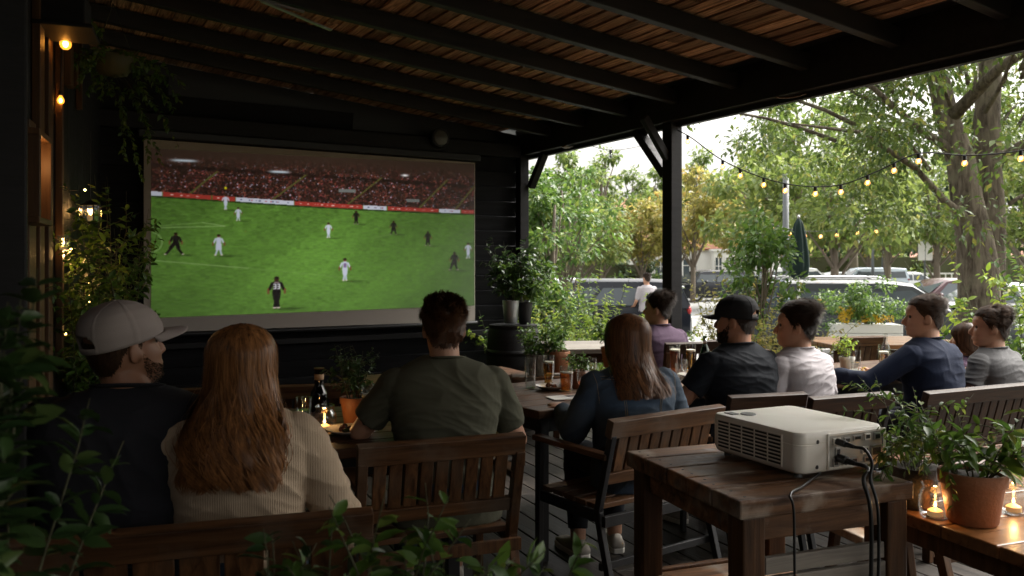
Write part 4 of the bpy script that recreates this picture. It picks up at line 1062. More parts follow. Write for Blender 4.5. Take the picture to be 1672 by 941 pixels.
def short_hair(mat, parent, hm, top=.04, side=.014, seed=0, n=5200, part=0.0, messy=.18, sweep=1.0, cut=None):
    rs = np.random.RandomState(seed)
    # scalp shell; below the hairline it dives into the head
    TH = np.linspace(-math.pi, math.pi, 73)[:-1]; ZS = np.concatenate([np.linspace(.03, .2285, 34)])
    G = []; 
    for z in ZS:
        hl = hairline(TH); inside = z > hl
        lift = .0035 + .5 * np.clip((z - .15) / .07, 0, 1) * top * .55
        off = np.where(inside, lift, -.008)
        if cut: off = np.where(z > cut, -.006, off)
        G.append(head_pt(TH, np.full_like(TH, z), 0) + 0 * off[:, None]); 
        nn = G[-1] - np.array([0, 0, .11]); nn /= np.linalg.norm(nn, axis=-1, keepdims=True)
        G[-1] = G[-1] + nn * off[:, None]
    G = np.array(G); nz, nt = G.shape[:2]; idx = np.arange(nz * nt).reshape(nz, nt)
    Q0 = np.stack([idx[:-1], np.roll(idx[:-1], -1, 1), np.roll(idx[1:], -1, 1), idx[1:]], -1).reshape(-1, 4)
    V0 = np.concatenate([G.reshape(-1, 3), [[0, -.004, .2300 + top * .3 if not cut else .2]]])
    capq = np.stack([idx[-1], np.roll(idx[-1], -1), np.full(nt, len(V0) - 1), np.full(nt, len(V0) - 1)], -1)
    # strands, sampled over the scalp
    n = int(n * 1.6); th = rs.uniform(-math.pi, math.pi, n * 3); u = rs.rand(n * 3); z = .03 + .1985 * u ** .8
    ok = z > hairline(th) + rs.uniform(-.002, .012, n * 3)
    if cut: ok &= z < cut
    th, z = th[ok][:n], z[ok][:n]; n = len(th)
    P0 = head_pt(th, z); c = np.array([0, 0, .10]); nn = P0 - c; nn /= np.linalg.norm(nn, axis=-1, keepdims=True)
    tfac = np.clip((z - .125) / .075, 0, 1); L = (side + (top - side) * tfac) * rs.uniform(.7, 1.15, n)
    fl = np.stack([.55 * np.sin(th) * (1 - tfac) - part * tfac, -np.cos(th) * .2 - sweep * (.25 + .75 * tfac), -.9 * (1 - tfac) + .25 * tfac], -1)
    fl[:, 0] += .35 * np.sign(P0[:, 0]) * tfac * .3
    cl = rs.randn(90, 3) * messy; ci = ((np.floor((th + math.pi) / .35) * 7 + np.floor(z / .022)) % 90).astype(int)
    fl += cl[ci] + rs.randn(n, 3) * messy * .45
    fl -= nn * np.minimum((fl * nn).sum(-1, keepdims=True), 0); fl /= np.linalg.norm(fl, axis=-1, keepdims=True)
    lift = (.0035 + .3 * tfac * top)[:, None]
    P0 = P0 + nn * lift * .6; rise = (.10 + .38 * tfac)[:, None]
    P1 = P0 + (nn * rise + fl * .8) * (L * .4)[:, None]; P2 = P1 + (nn * rise * .35 + fl) * (L * .4)[:, None]; P3 = P2 + (fl + np.array([0, 0, -.35]) + nn * .05) * (L * .35)[:, None]
    P = np.stack([P0 - nn * .003, P1, P2, P3], 1); w = np.stack([np.full(n, .0013), np.full(n, .0012), np.full(n, .0009), np.full(n, .0002)], 1)
    V1, Q1 = ribbons(P, w, np.repeat(nn[:, None], 4, 1))
    V = np.concatenate([V0, V1]); Q = np.concatenate([Q0, capq[:, :4], Q1 + len(V0)])
    Vm = np.array(hm)[:3, :3] @ V.T; V = Vm.T + np.array(hm)[:3, 3]
    good = ~((Q[:, 2] == Q[:, 3])); Qt = Q[good]
    o = npmesh('hair', V, Qt, mat, parent, smooth=True)
    return o
def long_hair(mat, parent, hm, length, spread, bulk, seed=0, n=3400, wave=.014, back=-.135, K=22, taper=.75, side_fall=0.0):
    """hair falling from a middle parting over the ears and down the back"""
    rs = np.random.RandomState(seed); ncl = 150
    th = rs.uniform(-math.pi, math.pi, n * 2); z0 = .06 + .168 * rs.rand(n * 2) ** .55
    ok = z0 > hairline(th); th, z0 = th[ok][:n], z0[ok][:n]; n = len(th)
    sgn = np.where(th >= 0, 1, -1); a0 = np.abs(th)
    lay = rs.rand(n); t = np.linspace(0, 1, K)
    el_ = rs.rand(ncl)
    clump = rs.randint(0, ncl, n); tc_ = rs.uniform(.2, math.pi, ncl); clump = np.argmin(np.abs(a0[:, None] + rs.randn(n, 1) * .12 - tc_[None]) + .4 * (np.sign(rs.rand(ncl) - .5)[None] != sgn[:, None]), 1); lc = rs.rand(ncl)[clump]; ac = tc_[clump]
    rk = rs.rand(ncl)[clump]; end = -length * (1.05 - .42 * el_[clump] ** 1.3 - .12 * rs.rand(n))
    ph = rs.uniform(0, 6.28, ncl)[clump] + rs.randn(n) * .25; lam = rs.uniform(.16, .26, ncl)[clump]; cx_ = rs.randn(ncl)[clump]
    P = np.zeros((n, K, 3)); O = np.zeros((n, K, 3))
    for k in range(K):
        q = t[k]; z = z0 + (end - z0) * q
        aim = np.clip(a0, 1.15, 3.1)                       # front hair sweeps back behind the temples
        g = np.clip((z0 - z) / .10, 0, 1); a = a0 + (aim - a0) * g ** .8
        cg = .55 * np.clip((.12 - z) / .22, 0, 1); a = a + (np.clip(ac, 1.15, 3.1) - a) * cg; lay_ = lay + (lc - lay) * cg
        zc = np.clip(z, .125, .2285); off = .006 + (.020 * lay_ + .012 * (rk - .35)) * np.clip((.25 - z) / .1, .3, 1)
        hp = head_pt(sgn * a, zc, 0); c = np.array([0, -.005, .12]); nn = hp - c; nn /= np.linalg.norm(nn, axis=-1, keepdims=True)
        hp = hp + nn * off[:, None]
        f = np.clip((.075 - z) / .17, 0, 1); f = f * f * (3 - 2 * f)    # leaves the head, joins the fall on the back
        low = np.clip((-z) / length, 0, 1)
        wid = (spread * (1 - (1 - taper) * low ** 1.6)); xs = np.sin(a) * sgn
        tx = xs * wid * (.55 + .45 * np.sqrt(lay_)) + cx_ * .012 * low; ty = back - bulk * (.1 + .45 * lay_ + .55 * rk) * np.clip(1.15 - np.abs(xs) * .75, .2, 1) - .065 * low - .004
        ty = ty + side_fall * np.clip(np.abs(xs) - .6, 0, 1) * (1 - low)
        x = hp[:, 0] * (1 - f) + tx * f; y = hp[:, 1] * (1 - f) + ty * f
        amp = wave * np.clip((.14 - z) / .25, 0, 1.25)
        x = x + amp * np.sin(2 * math.pi * z / lam + ph); y = y + amp * .55 * np.cos(2 * math.pi * z / lam + ph)
        zz = np.where(z >= .125, hp[:, 2], z)
        P[:, k] = np.stack([x, y, zz], -1)
        on = np.stack([xs * .8, -np.ones(n) * (.6 + .4 * f), np.zeros(n) + .1], -1); O[:, k] = nn * (1 - f)[:, None] + on * f[:, None]
    fly = (rs.rand(n) < .12)[:, None]; P[..., 0] += fly * rs.randn(n, 1) * .016 * np.clip((.12 - P[..., 2]) / .2, .12, 1); P[..., 1] -= fly * np.abs(rs.randn(n, 1)) * .008
    w = np.full((n, K), .0018) * (rs.uniform(.7, 1.9, n))[:, None] * np.where(fly, .45, 1); w[:, -1] = .0003; w[:, -2] *= .6
    V1, Q1 = ribbons(P, w, O)
    # a dark inner volume keeps the hair dense
    m = MB(); rings = []
    for z in np.linspace(.235, -length * .62, 26):
        if z > .07:
            zc = min(max(z, .125), .2285); tt = np.linspace(0, 2 * math.pi, 32, endpoint=False); r = head_pt(tt, np.full(32, zc), -.004)
            fr = np.clip((np.cos(tt) - .15), 0, 1); r[:, 1] -= fr * .055 * (1 if z < .19 else .2)
            if z > .2285: r = r * np.array([.5, .5, 1]) + np.array([0, 0, .004])
            rings.append([Vector(v) for v in r])
        else:
            f = min(1, (.075 - z) / .17); f = f * f * (3 - 2 * f); low = max(0, -z) / length
            w_ = (.076 * (1 - f) + spread * .74 * (1 - .5 * low) * (1 - (1 - taper) * low ** 1.6) * f); d_ = .075 * (1 - f) + (bulk * .40 + .004) * f
            cy = -.03 * (1 - f) + (back - bulk * .35 - .06 * low) * f; rings.append(sup_ring(w_, d_, 0, cy, z, 32, 2.2))
    m.loft(rings); V0 = np.array(m.v); Q0 = np.array([f for f in m.f if len(f) == 4])
    V = np.concatenate([V0, V1]); Q = np.concatenate([Q0, Q1 + len(V0)])
    V = (np.array(hm)[:3, :3] @ V.T).T + np.array(hm)[:3, 3]
    return npmesh('hair', V, Q, mat, parent, smooth=True)
def cap(mat, parent, hm, dark, bill=.075, zr=.128):
    TH = np.linspace(-math.pi, math.pi, 193)[:-1]; n = len(TH); ZS = np.linspace(zr, .2285, 18); G = []
    rim = zr + .010 * np.cos(TH)                                       # a little higher over the brow
    for i, q in enumerate(np.linspace(0, 1, 20)):
        z = rim + (.2285 - rim) * q ** .85; seam = .0022 * np.exp(-(((TH + math.pi) % (math.pi / 3) - math.pi / 6) / .035) ** 2)
        g = head_pt(TH, z, .010) + 0
        c = np.array([0, 0, .13]); nn = g - c; nn /= np.linalg.norm(nn, axis=-1, keepdims=True); g = g + nn * (seam + .003 * math.sin(q * math.pi))[:, None]
        g[:, 2] += .005 * q; G.append(g)
    G = np.array(G); idx = np.arange(20 * n).reshape(20, n)
    Q = np.stack([idx[:-1], np.roll(idx[:-1], -1, 1), np.roll(idx[1:], -1, 1), idx[1:]], -1)
    # arched opening with the strap at the back
    keep = np.ones(Q.shape[:2], bool)
    for i in range(19):
        a = np.abs((TH + math.pi / n + 2 * math.pi) % (2 * math.pi) - math.pi); half = .52 * math.sqrt(max(0, 1 - ((i - 2) / 5.0) ** 2)) if i >= 2 else 0
        keep[i] = ~(a < half)
    V = G.reshape(-1, 3); apex = len(V); V = np.concatenate([V, [G[-1].mean(0) + np.array([0, 0, .003])]])
    F_ = [tuple(q) for q in Q[keep]] + [(idx[-1, k], idx[-1, (k + 1) % n], apex) for k in range(n)]
    m = MB(); m.add([hm @ Vector(v) for v in V], F_)
    o = m.build('cap', mat, parent, smooth=True); s = o.modifiers.new('s', 'SOLIDIFY'); s.thickness = .0035; s.offset = -1
    m = MB(); m.ball(hm @ Vector((0, -.005, V[apex][2] + .002)), (.008, .008, .005), 12, 8); m.build('cap_button', mat, o, smooth=True)
    m = MB(); vs = []; na, nr = 25, 8
    for j in range(nr):
        for i in range(na):
            a = -1.12 + 2.24 * i / (na - 1); p = head_pt(np.array([a]), np.array([zr + .010 * math.cos(a)]), .012)[0]; q = j / (nr - 1)
            e = bill * (1 - (abs(a) / 1.22) ** 2.6) * q
            y = p[1] + e; x = p[0] * (1 - .06 * q * 0); z = p[2] + .002 - e * .12 - 3.2 * x * x * q * .9
            vs.append(hm @ Vector((x, y, z)))
    fs = [(j * na + i, j * na + i + 1, (j + 1) * na + i + 1, (j + 1) * na + i) for j in range(nr - 1) for i in range(na - 1)]
    m.add(vs, fs); b = m.build('cap_brim', mat, o, smooth=True); s = b.modifiers.new('s', 'SOLIDIFY'); s.thickness = .004; s.offset = 0
    return o

def person(label, X, Y, top, face, yaw, shirt, hair, skin='skin', sleeve='short', build=1.0, seat=.43, lean=.03, arms=None, trousers=None, shoes=None, voxel=.006,
           amp=.006, seed=1, head_pitch=0.0, collar=True, hs=1.0, legs=None, shoulder=1.0, group='people watching the match', bulk=.0, hem=0.0, roll=0.0):
    """seated figure; local +Y is forward. arms: two lists shoulder-relative [elbow, wrist] points in local space"""
    t = thing('person', label, 'person', (X, Y, 0), R(face), group)
    chin = top - .2285 * hs - .004
    nb = chin - .035; ts = (nb - seat) / .60; b = build; sw_ = build * shoulder
    def T(z): return seat + z * ts
    def ly(z): return lean * z / .6
    hm = Matrix.Translation((0, ly(.62) + .018, chin)) @ Matrix.Rotation(R(yaw), 4, 'Z') @ Matrix.Rotation(head_pitch, 4, 'X') @ Matrix.Rotation(roll, 4, 'Y') @ Matrix.Scale(hs, 4)
    TOR = [(.0, .185, .135, 0), (.10, .182, .13, 0), (.22, .160, .112, .006), (.34, .168, .114, .0), (.44, .184, .118, -.004), (.52, .190, .108, -.006), (.565, .178, .088, -.006), (.60, .125, .068, -.004), (.63, .075, .058, 0)]
    shl = [Vector((s * .172 * sw_, ly(.54) - .004, T(.535))) for s in (-1, 1)]
    if arms is None: arms = [[(-.265, .06, .66), (-.20, .30, .73)], [(.265, .06, .66), (.20, .30, .73)]]
    arms = [[Vector(p) for p in a] for a in arms]
    if legs is None: legs = [[(-.10, .43, seat + .06), (-.11, .42, .09)], [(.10, .43, seat + .06), (.11, .42, .09)]]
    # body
    m = MB(); head_mesh(m, hm)
    nk = hm @ Vector((0, -.018, .045))
    m.tube([Vector((0, ly(.56), T(.53))), Vector((0, ly(.62) - .004, T(.63))), nk, hm @ Vector((0, -.012, .08))], [.070 * b, .058 * b, .0555 * b, .05], 20)
    m.loft([sup_ring((w - .012) * sw_, (d - .014) * b, 0, ly(z) + y, T(z), 32) for z, w, d, y in TOR])
    for k, s in enumerate((-1, 1)):
        el, wr = arms[k]
        m.capsule(shl[k], el, .050 * b, .040 * b, 14); m.tube([el - (wr - el).normalized() * .02, el, el.lerp(wr, .3), el.lerp(wr, .8), wr], [.030, .040 * b, .042 * b, .031 * b, .027 * b], 16)
        m.ball(el, .040 * b, 12, 10)
        f = (wr - el).normalized(); hand(m, wr, f + Vector((0, .15, -.1)), (0, 0, 1) if abs(f.z) < .8 else (0, 1, 0), s, .55)
        kn, an = [Vector(p) for p in legs[k]]
        m.capsule((s * .09, .02, seat + .085), kn, .075, .055, 14); m.capsule(kn, an, .052, .038, 14)
    finalize(m, 'body', M[skin], t, voxel, 2)
    for s in (-1, 1):
        mm = MB(); mm.ball(hm @ Vector((s * .032, .0755, .1165)), .0115 * hs, 14, 10); mm.build('eye', M['eye'], t, smooth=True)
    # shirt
    m = MB(); g = .014 + bulk
    m.loft([sup_ring((w + g * .9) * sw_, (d + g) * b, 0, ly(z) + y, T(z) + (hem if z == 0 else 0), 40, 2.4) for z, w, d, y in TOR[:-1]] + [sup_ring(.078 * b, .066 * b, 0, ly(.64), T(.635), 40, 2.0)])
    for k, s in enumerate((-1, 1)):
        el, wr = arms[k]; d = el - shl[k]
        m.ball(shl[k] + Vector((0, 0, -.012)), (.066 * b + bulk, .064 * b + bulk, .064 * b + bulk), 18, 12)
        if sleeve == 'short':
            e2 = shl[k] + d * .74; m.tube([shl[k] - d * .08, shl[k], shl[k] + d * .35, e2], [.045, .064 * b, .062 * b, .062 * b], 20)
        else:
            w_ = bulk * .8; c = el.lerp(wr, .93)
            m.tube([shl[k] - d * .08, shl[k], shl[k] + d * .5, el], [.045, .064 * b + w_, .058 * b + w_, .053 * b + w_], 20); m.ball(el, .054 * b + w_, 16, 12)
            m.tube([el, el.lerp(wr, .35), el.lerp(wr, .85), c], [.053 * b + w_, .052 * b + w_, .040 * b + w_ * .8, .036 * b + w_ * .5], 20)
    sh = finalize(m, shirt[0], M[shirt[1]], t, voxel, 5, folds(amp, seed))
    if collar:
        m = MB(); pts = []
        for k in range(25):
            a = 2 * math.pi * k / 24; pts.append((math.sin(a) * .0735 * b, ly(.64) + math.cos(a) * .0675 * b - .003, T(.622) + (.004 if collar is True else .012) - .012 * math.cos(a)))
        m.tube(pts, [(.0055, .010 if collar is True else .022)] * 25, 10, cap=False, flat=(0, 0, 1)); m.build('collar', M[shirt[1]], sh, smooth=True)
    # trousers and shoes
    tm = M[trousers or 'jeans_dark']; m = MB()
    m.loft([sup_ring(w, d, 0, y, z, 32) for w, d, y, z in ((.17, .12, .02, seat - .0), (.19, .15, .0, seat + .06), (.188, .145, 0, seat + .14), (.17, .12, .0, seat + .2))])
    for k, s in enumerate((-1, 1)):
        kn, an = [Vector(p) for p in legs[k]]
        m.capsule((s * .09, .02, seat + .085), kn, .088, .068, 16); m.tube([kn, kn.lerp(an, .4), kn.lerp(an, .9)], [.066, .062, .050], 16)
    finalize(m, 'trousers', tm, t, max(voxel, .008), 4, folds(.006, seed + 9, (8, 5, 5)))
    for k, s in enumerate((-1, 1)):
        an = Vector(legs[k][1]); m = MB(); rings = []
        for y, w, h in ((-.075, .022, .03), (-.068, .033, .06), (-.03, .037, .082), (.02, .038, .078), (.07, .043, .058), (.13, .047, .045), (.175, .040, .036), (.195, .022, .024)):
            rings.append([Vector((w * math.sin(2 * math.pi * q / 20), y, max(-.0, .028 + (h - .028) * max(0, math.cos(2 * math.pi * q / 20)) + .028 * min(0, math.cos(2 * math.pi * q / 20))))) for q in range(20)])
        m.loft(rings, mi=0)
        xf = Matrix.Translation((an.x, an.y, .012)) @ Matrix.Rotation(-s * .12, 4, 'Z')
        o = m.build('shoe', M[shoes or 'shoe_grey'], t, smooth=True, xf=xf, recalc=True)
        m = MB(); pr_ = [(.022, -.078), (.036, -.06), (.040, 0), (.046, .07), (.050, .13), (.042, .18), (.022, .2), (-.022, .2), (-.042, .18), (-.050, .13), (-.046, .07), (-.040, 0), (-.036, -.06), (-.022, -.078)]
        m.loft([[Vector((x, y, z)) for x, y in pr_] for z in (-.012, .014)]); m.build('sole', M['shoe_sole'], o, xf=xf, recalc=True, bevel=.004)
    hr = hair(t, hm)
    return t, sh, hm

M['olive_shirt'] = cloth('olive_shirt', (.082, .080, .055), var=.10)
M['navy_jacket'] = cloth('navy_jacket', (.028, .028, .034), rough=.9)
M['cream_knit'] = cloth('cream_knit', (.47, .36, .255), bump=.6, stripe=('X', 70), var=.07)
M['denim'] = cloth('denim', (.034, .050, .074), bump=.5, var=.3, wear=(.075, .10, .13))
M['jeans'] = cloth('jeans', (.05, .07, .10), var=.25)
M['jeans_dark'] = cloth('jeans_dark', (.020, .022, .028), var=.2)
M['black_tee'] = cloth('black_tee', (.012, .014, .018))
M['white_tee'] = cloth('white_tee', (.36, .335, .35), var=.05)
M['navy_top'] = cloth('navy_top', (.009, .014, .032))
M['grey_tee'] = cloth('grey_tee', (.12, .118, .12), var=.1)
M['purple_shirt'] = cloth('purple_shirt', (.085, .055, .085))
M['taupe_cap'] = cloth('taupe_cap', (.34, .29, .27), var=.06)
M['black_cap'] = cloth('black_cap', (.016, .016, .017))
M['shoe_grey'] = plain('canvas_shoe', (.30, .27, .23), .8, nz=.2, nscale=20)
M['shoe_dark'] = plain('dark_shoe', (.03, .03, .03), .6)
M['shoe_sole'] = plain('shoe_sole', (.55, .52, .47), .7)
M['slate_jacket'] = cloth('slate_jacket', (.07, .085, .11))
hair_auburn = hair_mat('auburn_hair', (.055, .021, .008), (.40, .175, .062), .38)
hair_chestnut = hair_mat('chestnut_hair', (.035, .015, .007), (.22, .092, .036), .38)
hair_brown = hair_mat('brown_hair', (.022, .011, .006), (.085, .042, .02), .45)
hair_dark = hair_mat('dark_brown_hair', (.012, .007, .005), (.05, .028, .016), .45)
hair_red = hair_mat('warm_brown_hair', (.032, .013, .006), (.12, .05, .018), .45)

def beard(mat, parent, hm, n=1500, seed=1, L=.010, zt=.075):
    rs = np.random.RandomState(seed); th = rs.uniform(-1.5, 1.5, n * 3); z = rs.uniform(-.008, zt + .03, n * 3); a = np.abs(th)
    ok = (z < np.interp(a, [0, .25, .3, .9, 1.3, 1.5], [.034, .034, .04, .05, .075, .105])) | ((a < .42) & (z > .056) & (z < .066)); th, z = th[ok][:n], z[ok][:n]; n = len(th)
    P0 = head_pt(th, z); nn = P0 - np.array([0, 0, .08]); nn /= np.linalg.norm(nn, axis=1, keepdims=True); d = nn * .6 + np.array([0, 0, -.8]) + rs.randn(n, 3) * .25; P0 = P0 + nn * .001
    P = np.stack([P0 - nn * .003, P0 + d * L * .5, P0 + d * L], 1); w = np.tile(np.array([.0018, .0016, .0004]), (n, 1)); V, Q = ribbons(P, w, np.repeat(nn[:, None], 3, 1))
    V = (np.array(hm)[:3, :3] @ V.T).T + np.array(hm)[:3, 3]; return npmesh('beard', V, Q, mat, parent, smooth=True)
def fn_short(mat, **k): return lambda t, hm: short_hair(mat, t, hm, **k)
def fn_cap(mat, hmat, bd=lambda t, hm: None, **k):
    def f(t, hm):
        short_hair(hmat, t, hm, side=.008, top=.008, seed=3, n=2500, cut=.15, messy=.15); cap(M[mat], t, hm, None, **k); bd(t, hm)
    return f
# the two on the front bench
person('man in taupe baseball cap and dark jacket on the front bench', -1.10, 2.33, 1.312, 8, -46, ('jacket', 'navy_jacket'), fn_cap('taupe_cap', hair_brown, lambda t, hm: beard(hair_brown, t, hm, L=.004, n=1200), bill=.084), 'skin_tan', 'long', 1.10, shoulder=1.10, seat=.41, seed=2, amp=.009, collar='tall',
       arms=[[(-.33, .08, .74), (-.22, .33, .75)], [(.31, .10, .72), (.2, .34, .74)]], bulk=.016, voxel=.005, head_pitch=.17)
w2, w2s, w2h = person('woman with long auburn hair in cream knit sweater on the front bench', -.765, 2.31, 1.252, 12, -3, ('sweater', 'cream_knit'), lambda t, hm: long_hair(hair_auburn, t, hm, .215, .135, .055, 4, n=8500, back=-.118, wave=.026), 'skin', 'long', .94, shoulder=.96, seed=3, amp=.008,
       arms=[[(-.26, .12, .70), (-.16, .32, .745)], [(.29, .04, .66), (.24, .27, .62)]], bulk=.017, hs=.95, voxel=.005, trousers='jeans')
person('man with tousled brown hair in olive T-shirt on a slatted armchair', -.265, 3.27, 1.296, 14, -2, ('t_shirt', 'olive_shirt'), fn_short(hair_red, top=.036, side=.015, seed=5, n=8000, messy=.34), 'skin', 'short', 1.06, shoulder=1.06, seed=4, amp=.0075,
       arms=[[(-.33, .10, .76), (-.30, .34, .74)], [(.32, .10, .70), (.27, .34, .66)]], bulk=.004, voxel=.005, trousers='jeans', roll=0)
w4, w4s, w4h = person('woman with chestnut hair in blue denim jacket on a slatted armchair', .56, 3.74, 1.20, 16, 0, ('denim_jacket', 'denim'), lambda t, hm: long_hair(hair_chestnut, t, hm, .145, .112, .05, 6, n=6500, back=-.112, wave=.018, taper=.95), 'skin', 'long', .97, seed=5, amp=.006, lean=.06,
       arms=[[(-.27, .07, .68), (-.25, .30, .735)], [(.27, .08, .68), (.2, .32, .735)]], bulk=.014, hs=.96, voxel=.005, trousers='jeans_dark', collar='tall', legs=[[(-.12, .44, .49), (-.14, .36, .09)], [(.08, .44, .49), (.07, .40, .09)]])
person('man with swept dark hair in purple shirt beside the post', 1.115, 6.08, 1.232, 30, 32, ('shirt', 'purple_shirt'), fn_short(hair_dark, top=.045, side=.016, seed=7, n=3200), 'skin', 'short', 1.02, seed=6, voxel=.007)
person('man in black baseball cap and black T-shirt on a dark chair', 1.20, 4.27, 1.262, 26, 30, ('t_shirt', 'black_tee'), fn_cap('black_cap', hair_dark, lambda t, hm: beard(hair_dark, t, hm), bill=.072), 'skin_tan', 'short', 1.06, seed=7, voxel=.005, amp=.009,
       arms=[[(-.30, .10, .74), (-.24, .33, .745)], [(.28, .08, .68), (.2, .32, .735)]])
person('man with wavy dark hair in white T-shirt on a brown chair', 1.585, 4.40, 1.224, 34, 34, ('t_shirt', 'white_tee'), fn_short(hair_dark, top=.050, side=.022, seed=8, n=4200, sweep=1.2), 'skin', 'short', 1.0, seed=8, voxel=.005, amp=.010, lean=.05)
person('man with neat brown hair in navy long sleeve top leaning on the table', 2.45, 4.70, 1.25, 34, 38, ('long_sleeve_top', 'navy_top'), fn_short(hair_brown, top=.035, side=.010, seed=9, n=4200), 'skin', 'long', 1.06, seed=9, voxel=.005, amp=.010, lean=.07,
       arms=[[(-.38, .20, .77), (-.36, .46, .785)], [(.28, .12, .72), (.12, .36, .765)]])
person('man with brushed brown hair in grey T-shirt at the right frame edge', 2.97, 4.97, 1.172, 32, 36, ('t_shirt', 'grey_tee'), fn_short(hair_brown, top=.042, side=.018, seed=10, n=4200), 'skin', 'short', 1.0, seed=10, voxel=.005, amp=.009, lean=.05)
person('woman with bundled brown hair half hidden between two men', 3.24, 5.75, 1.03, 40, 10, ('blouse', 'purple_shirt'), lambda t, hm: long_hair(hair_brown, t, hm, .16, .11, .05, 11, n=1800, wave=.02), 'skin', 'short', .92, seed=11, voxel=.008, seat=.36, hs=.93)
# seams on the denim back and pocket-less yoke, laid on the cloth
def seams(parent, sh, polys, mat, r=.0012):
    me = sh.data; bv = BVHTree.FromPolygons([v.co[:] for v in me.vertices], [p.vertices[:] for p in me.polygons])
    m = MB()
    for poly in polys:
        pts = []
        for (x0, z0), (x1, z1) in zip(poly[:-1], poly[1:]):
            for k in range(14):
                q = k / 14; h = bv.ray_cast(Vector((x0 + (x1 - x0) * q, -.6, z0 + (z1 - z0) * q)), Vector((0, 1, 0)))
                if h[0] is not None: pts.append(h[0] + Vector((0, -.0006, 0)))
        if len(pts) > 2: m.tube(pts, r, 5)
    m.build('stitching', mat, sh)
st = plain('denim_stitch', (.24, .17, .09), .8)
z_ = .93
seams(w4, w4s, [[(-.17, z_), (.17, z_)], [(-.17, z_ - .010), (.17, z_ - .010)], [(-.10, z_ - .01), (-.075, .62)], [(-.092, z_ - .01), (-.067, .62)], [(.10, z_ - .01), (.075, .62)], [(.092, z_ - .01), (.067, .62)], [(-.2, 1.0), (-.185, .80)], [(.2, 1.0), (.185, .80)]], st)
st2 = M['taupe_cap']

# the man crossing the car park: one standing figure
t = thing('person', 'standing man in white shirt and dark trousers seen from behind in the car park', 'person', at(1056, 540, 18.0).xy.to_3d() + Vector((0, 0, GZ)), R(20))
m = MB(); hm = Matrix.Translation((0, .0, 1.42)); head_mesh(m, hm); m.capsule((0, 0, 1.3), (0, 0, 1.45), .06, .055)
m.loft([sup_ring(w, d, 0, 0, z, 28) for z, w, d in ((.85, .15, .11), (1.0, .145, .10), (1.2, .17, .11), (1.33, .17, .09), (1.38, .08, .06))])
for s in (-1, 1):
    m.capsule((s * .18, 0, 1.30), (s * .24, .02, 1.05), .05, .04); m.capsule((s * .24, .02, 1.05), (s * .22, .18, .92), .038, .028); hand(m, (s * .22, .18, .92), (0, 1, -.3), (0, 0, 1), s)
    m.capsule((s * .09, 0, .85), (s * .10, .02, .45), .08, .055); m.capsule((s * .10, .02, .45), (s * .11, 0, .06), .052, .04); m.capsule((s * .11, -.04, .04), (s * .12, .15, .03), .04, .035)
finalize(m, 'body', M['skin'], t, .010, 2)
m = MB(); m.loft([sup_ring(w, d, 0, 0, z, 28) for z, w, d in ((.80, .18, .135), (1.0, .168, .12), (1.2, .185, .125), (1.33, .18, .10), (1.385, .085, .07))])
for s in (-1, 1): m.capsule((s * .18, 0, 1.30), (s * .225, .012, 1.10), .062, .056)
finalize(m, 'shirt', M['white_tee'], t, .010, 4, folds(.006, 20))
m = MB(); m.loft([sup_ring(w, d, 0, 0, z, 28) for z, w, d in ((.74, .165, .12), (.88, .165, .12))])
for s in (-1, 1): m.capsule((s * .09, 0, .82), (s * .10, .02, .45), .092, .068); m.capsule((s * .10, .02, .45), (s * .11, 0, .09), .066, .05)
finalize(m, 'trousers', M['jeans_dark'], t, .010, 4)
short_hair(hair_dark, t, hm, top=.025, side=.01, seed=15, n=1500)
# figure in a slate jacket beyond the yellow bushes
t = thing('person', 'figure in slate blue hooded jacket standing beside the closed parasol', 'person', at(1275, 560, 13).xy.to_3d() + Vector((0, 0, GZ)), R(-15))
m = MB(); hm = Matrix.Translation((0, .02, 1.32)) @ Matrix.Rotation(-.25, 4, 'X'); head_mesh(m, hm); m.capsule((0, 0, 1.2), (0, 0, 1.36), .06, .055)
m.loft([sup_ring(w, d, 0, 0, z, 28) for z, w, d in ((.85, .15, .11), (1.0, .145, .10), (1.12, .16, .11), (1.25, .15, .09), (1.3, .08, .06))])
for s in (-1, 1):
    m.capsule((s * .17, 0, 1.20), (s * .22, .05, .97), .05, .04); m.capsule((s * .22, .05, .97), (s * .14, .22, .95), .038, .028); hand(m, (s * .14, .22, .95), (-s * .5, 1, 0), (0, 0, 1), s)
    m.capsule((s * .09, 0, .85), (s * .10, .02, .45), .08, .055); m.capsule((s * .10, .02, .45), (s * .11, 0, .06), .052, .04); m.capsule((s * .11, -.04, .04), (s * .12, .15, .03), .04, .035)
finalize(m, 'body', M['skin'], t, .010, 2)
m = MB(); m.loft([sup_ring(w, d, 0, 0, z, 28) for z, w, d in ((.60, .25, .19), (.9, .21, .16), (1.12, .20, .15), (1.25, .18, .115), (1.31, .09, .08))])
for s in (-1, 1): m.capsule((s * .175, 0, 1.2), (s * .225, .05, .97), .07, .062); m.capsule((s * .225, .05, .97), (s * .16, .19, .955), .06, .048)
finalize(m, 'jacket', M['slate_jacket'], t, .010, 4, folds(.010, 22))
m = MB(); m.loft([[hm @ Vector(v) for v in head_pt(np.linspace(0, 2 * math.pi, 32, endpoint=False), np.full(32, z), .018) * np.array([1, 1, 1]) - np.array([0, .022, 0])] for z in np.linspace(-.0, .2285, 14)])
finalize(m, 'hood', M['slate_jacket'], t, .010, 3)
m = MB()
for s in (-1, 1): m.capsule((s * .09, 0, .82), (s * .10, .02, .45), .092, .068); m.capsule((s * .10, .02, .45), (s * .11, 0, .09), .066, .05)
finalize(m, 'trousers', M['jeans_dark'], t, .010, 4)
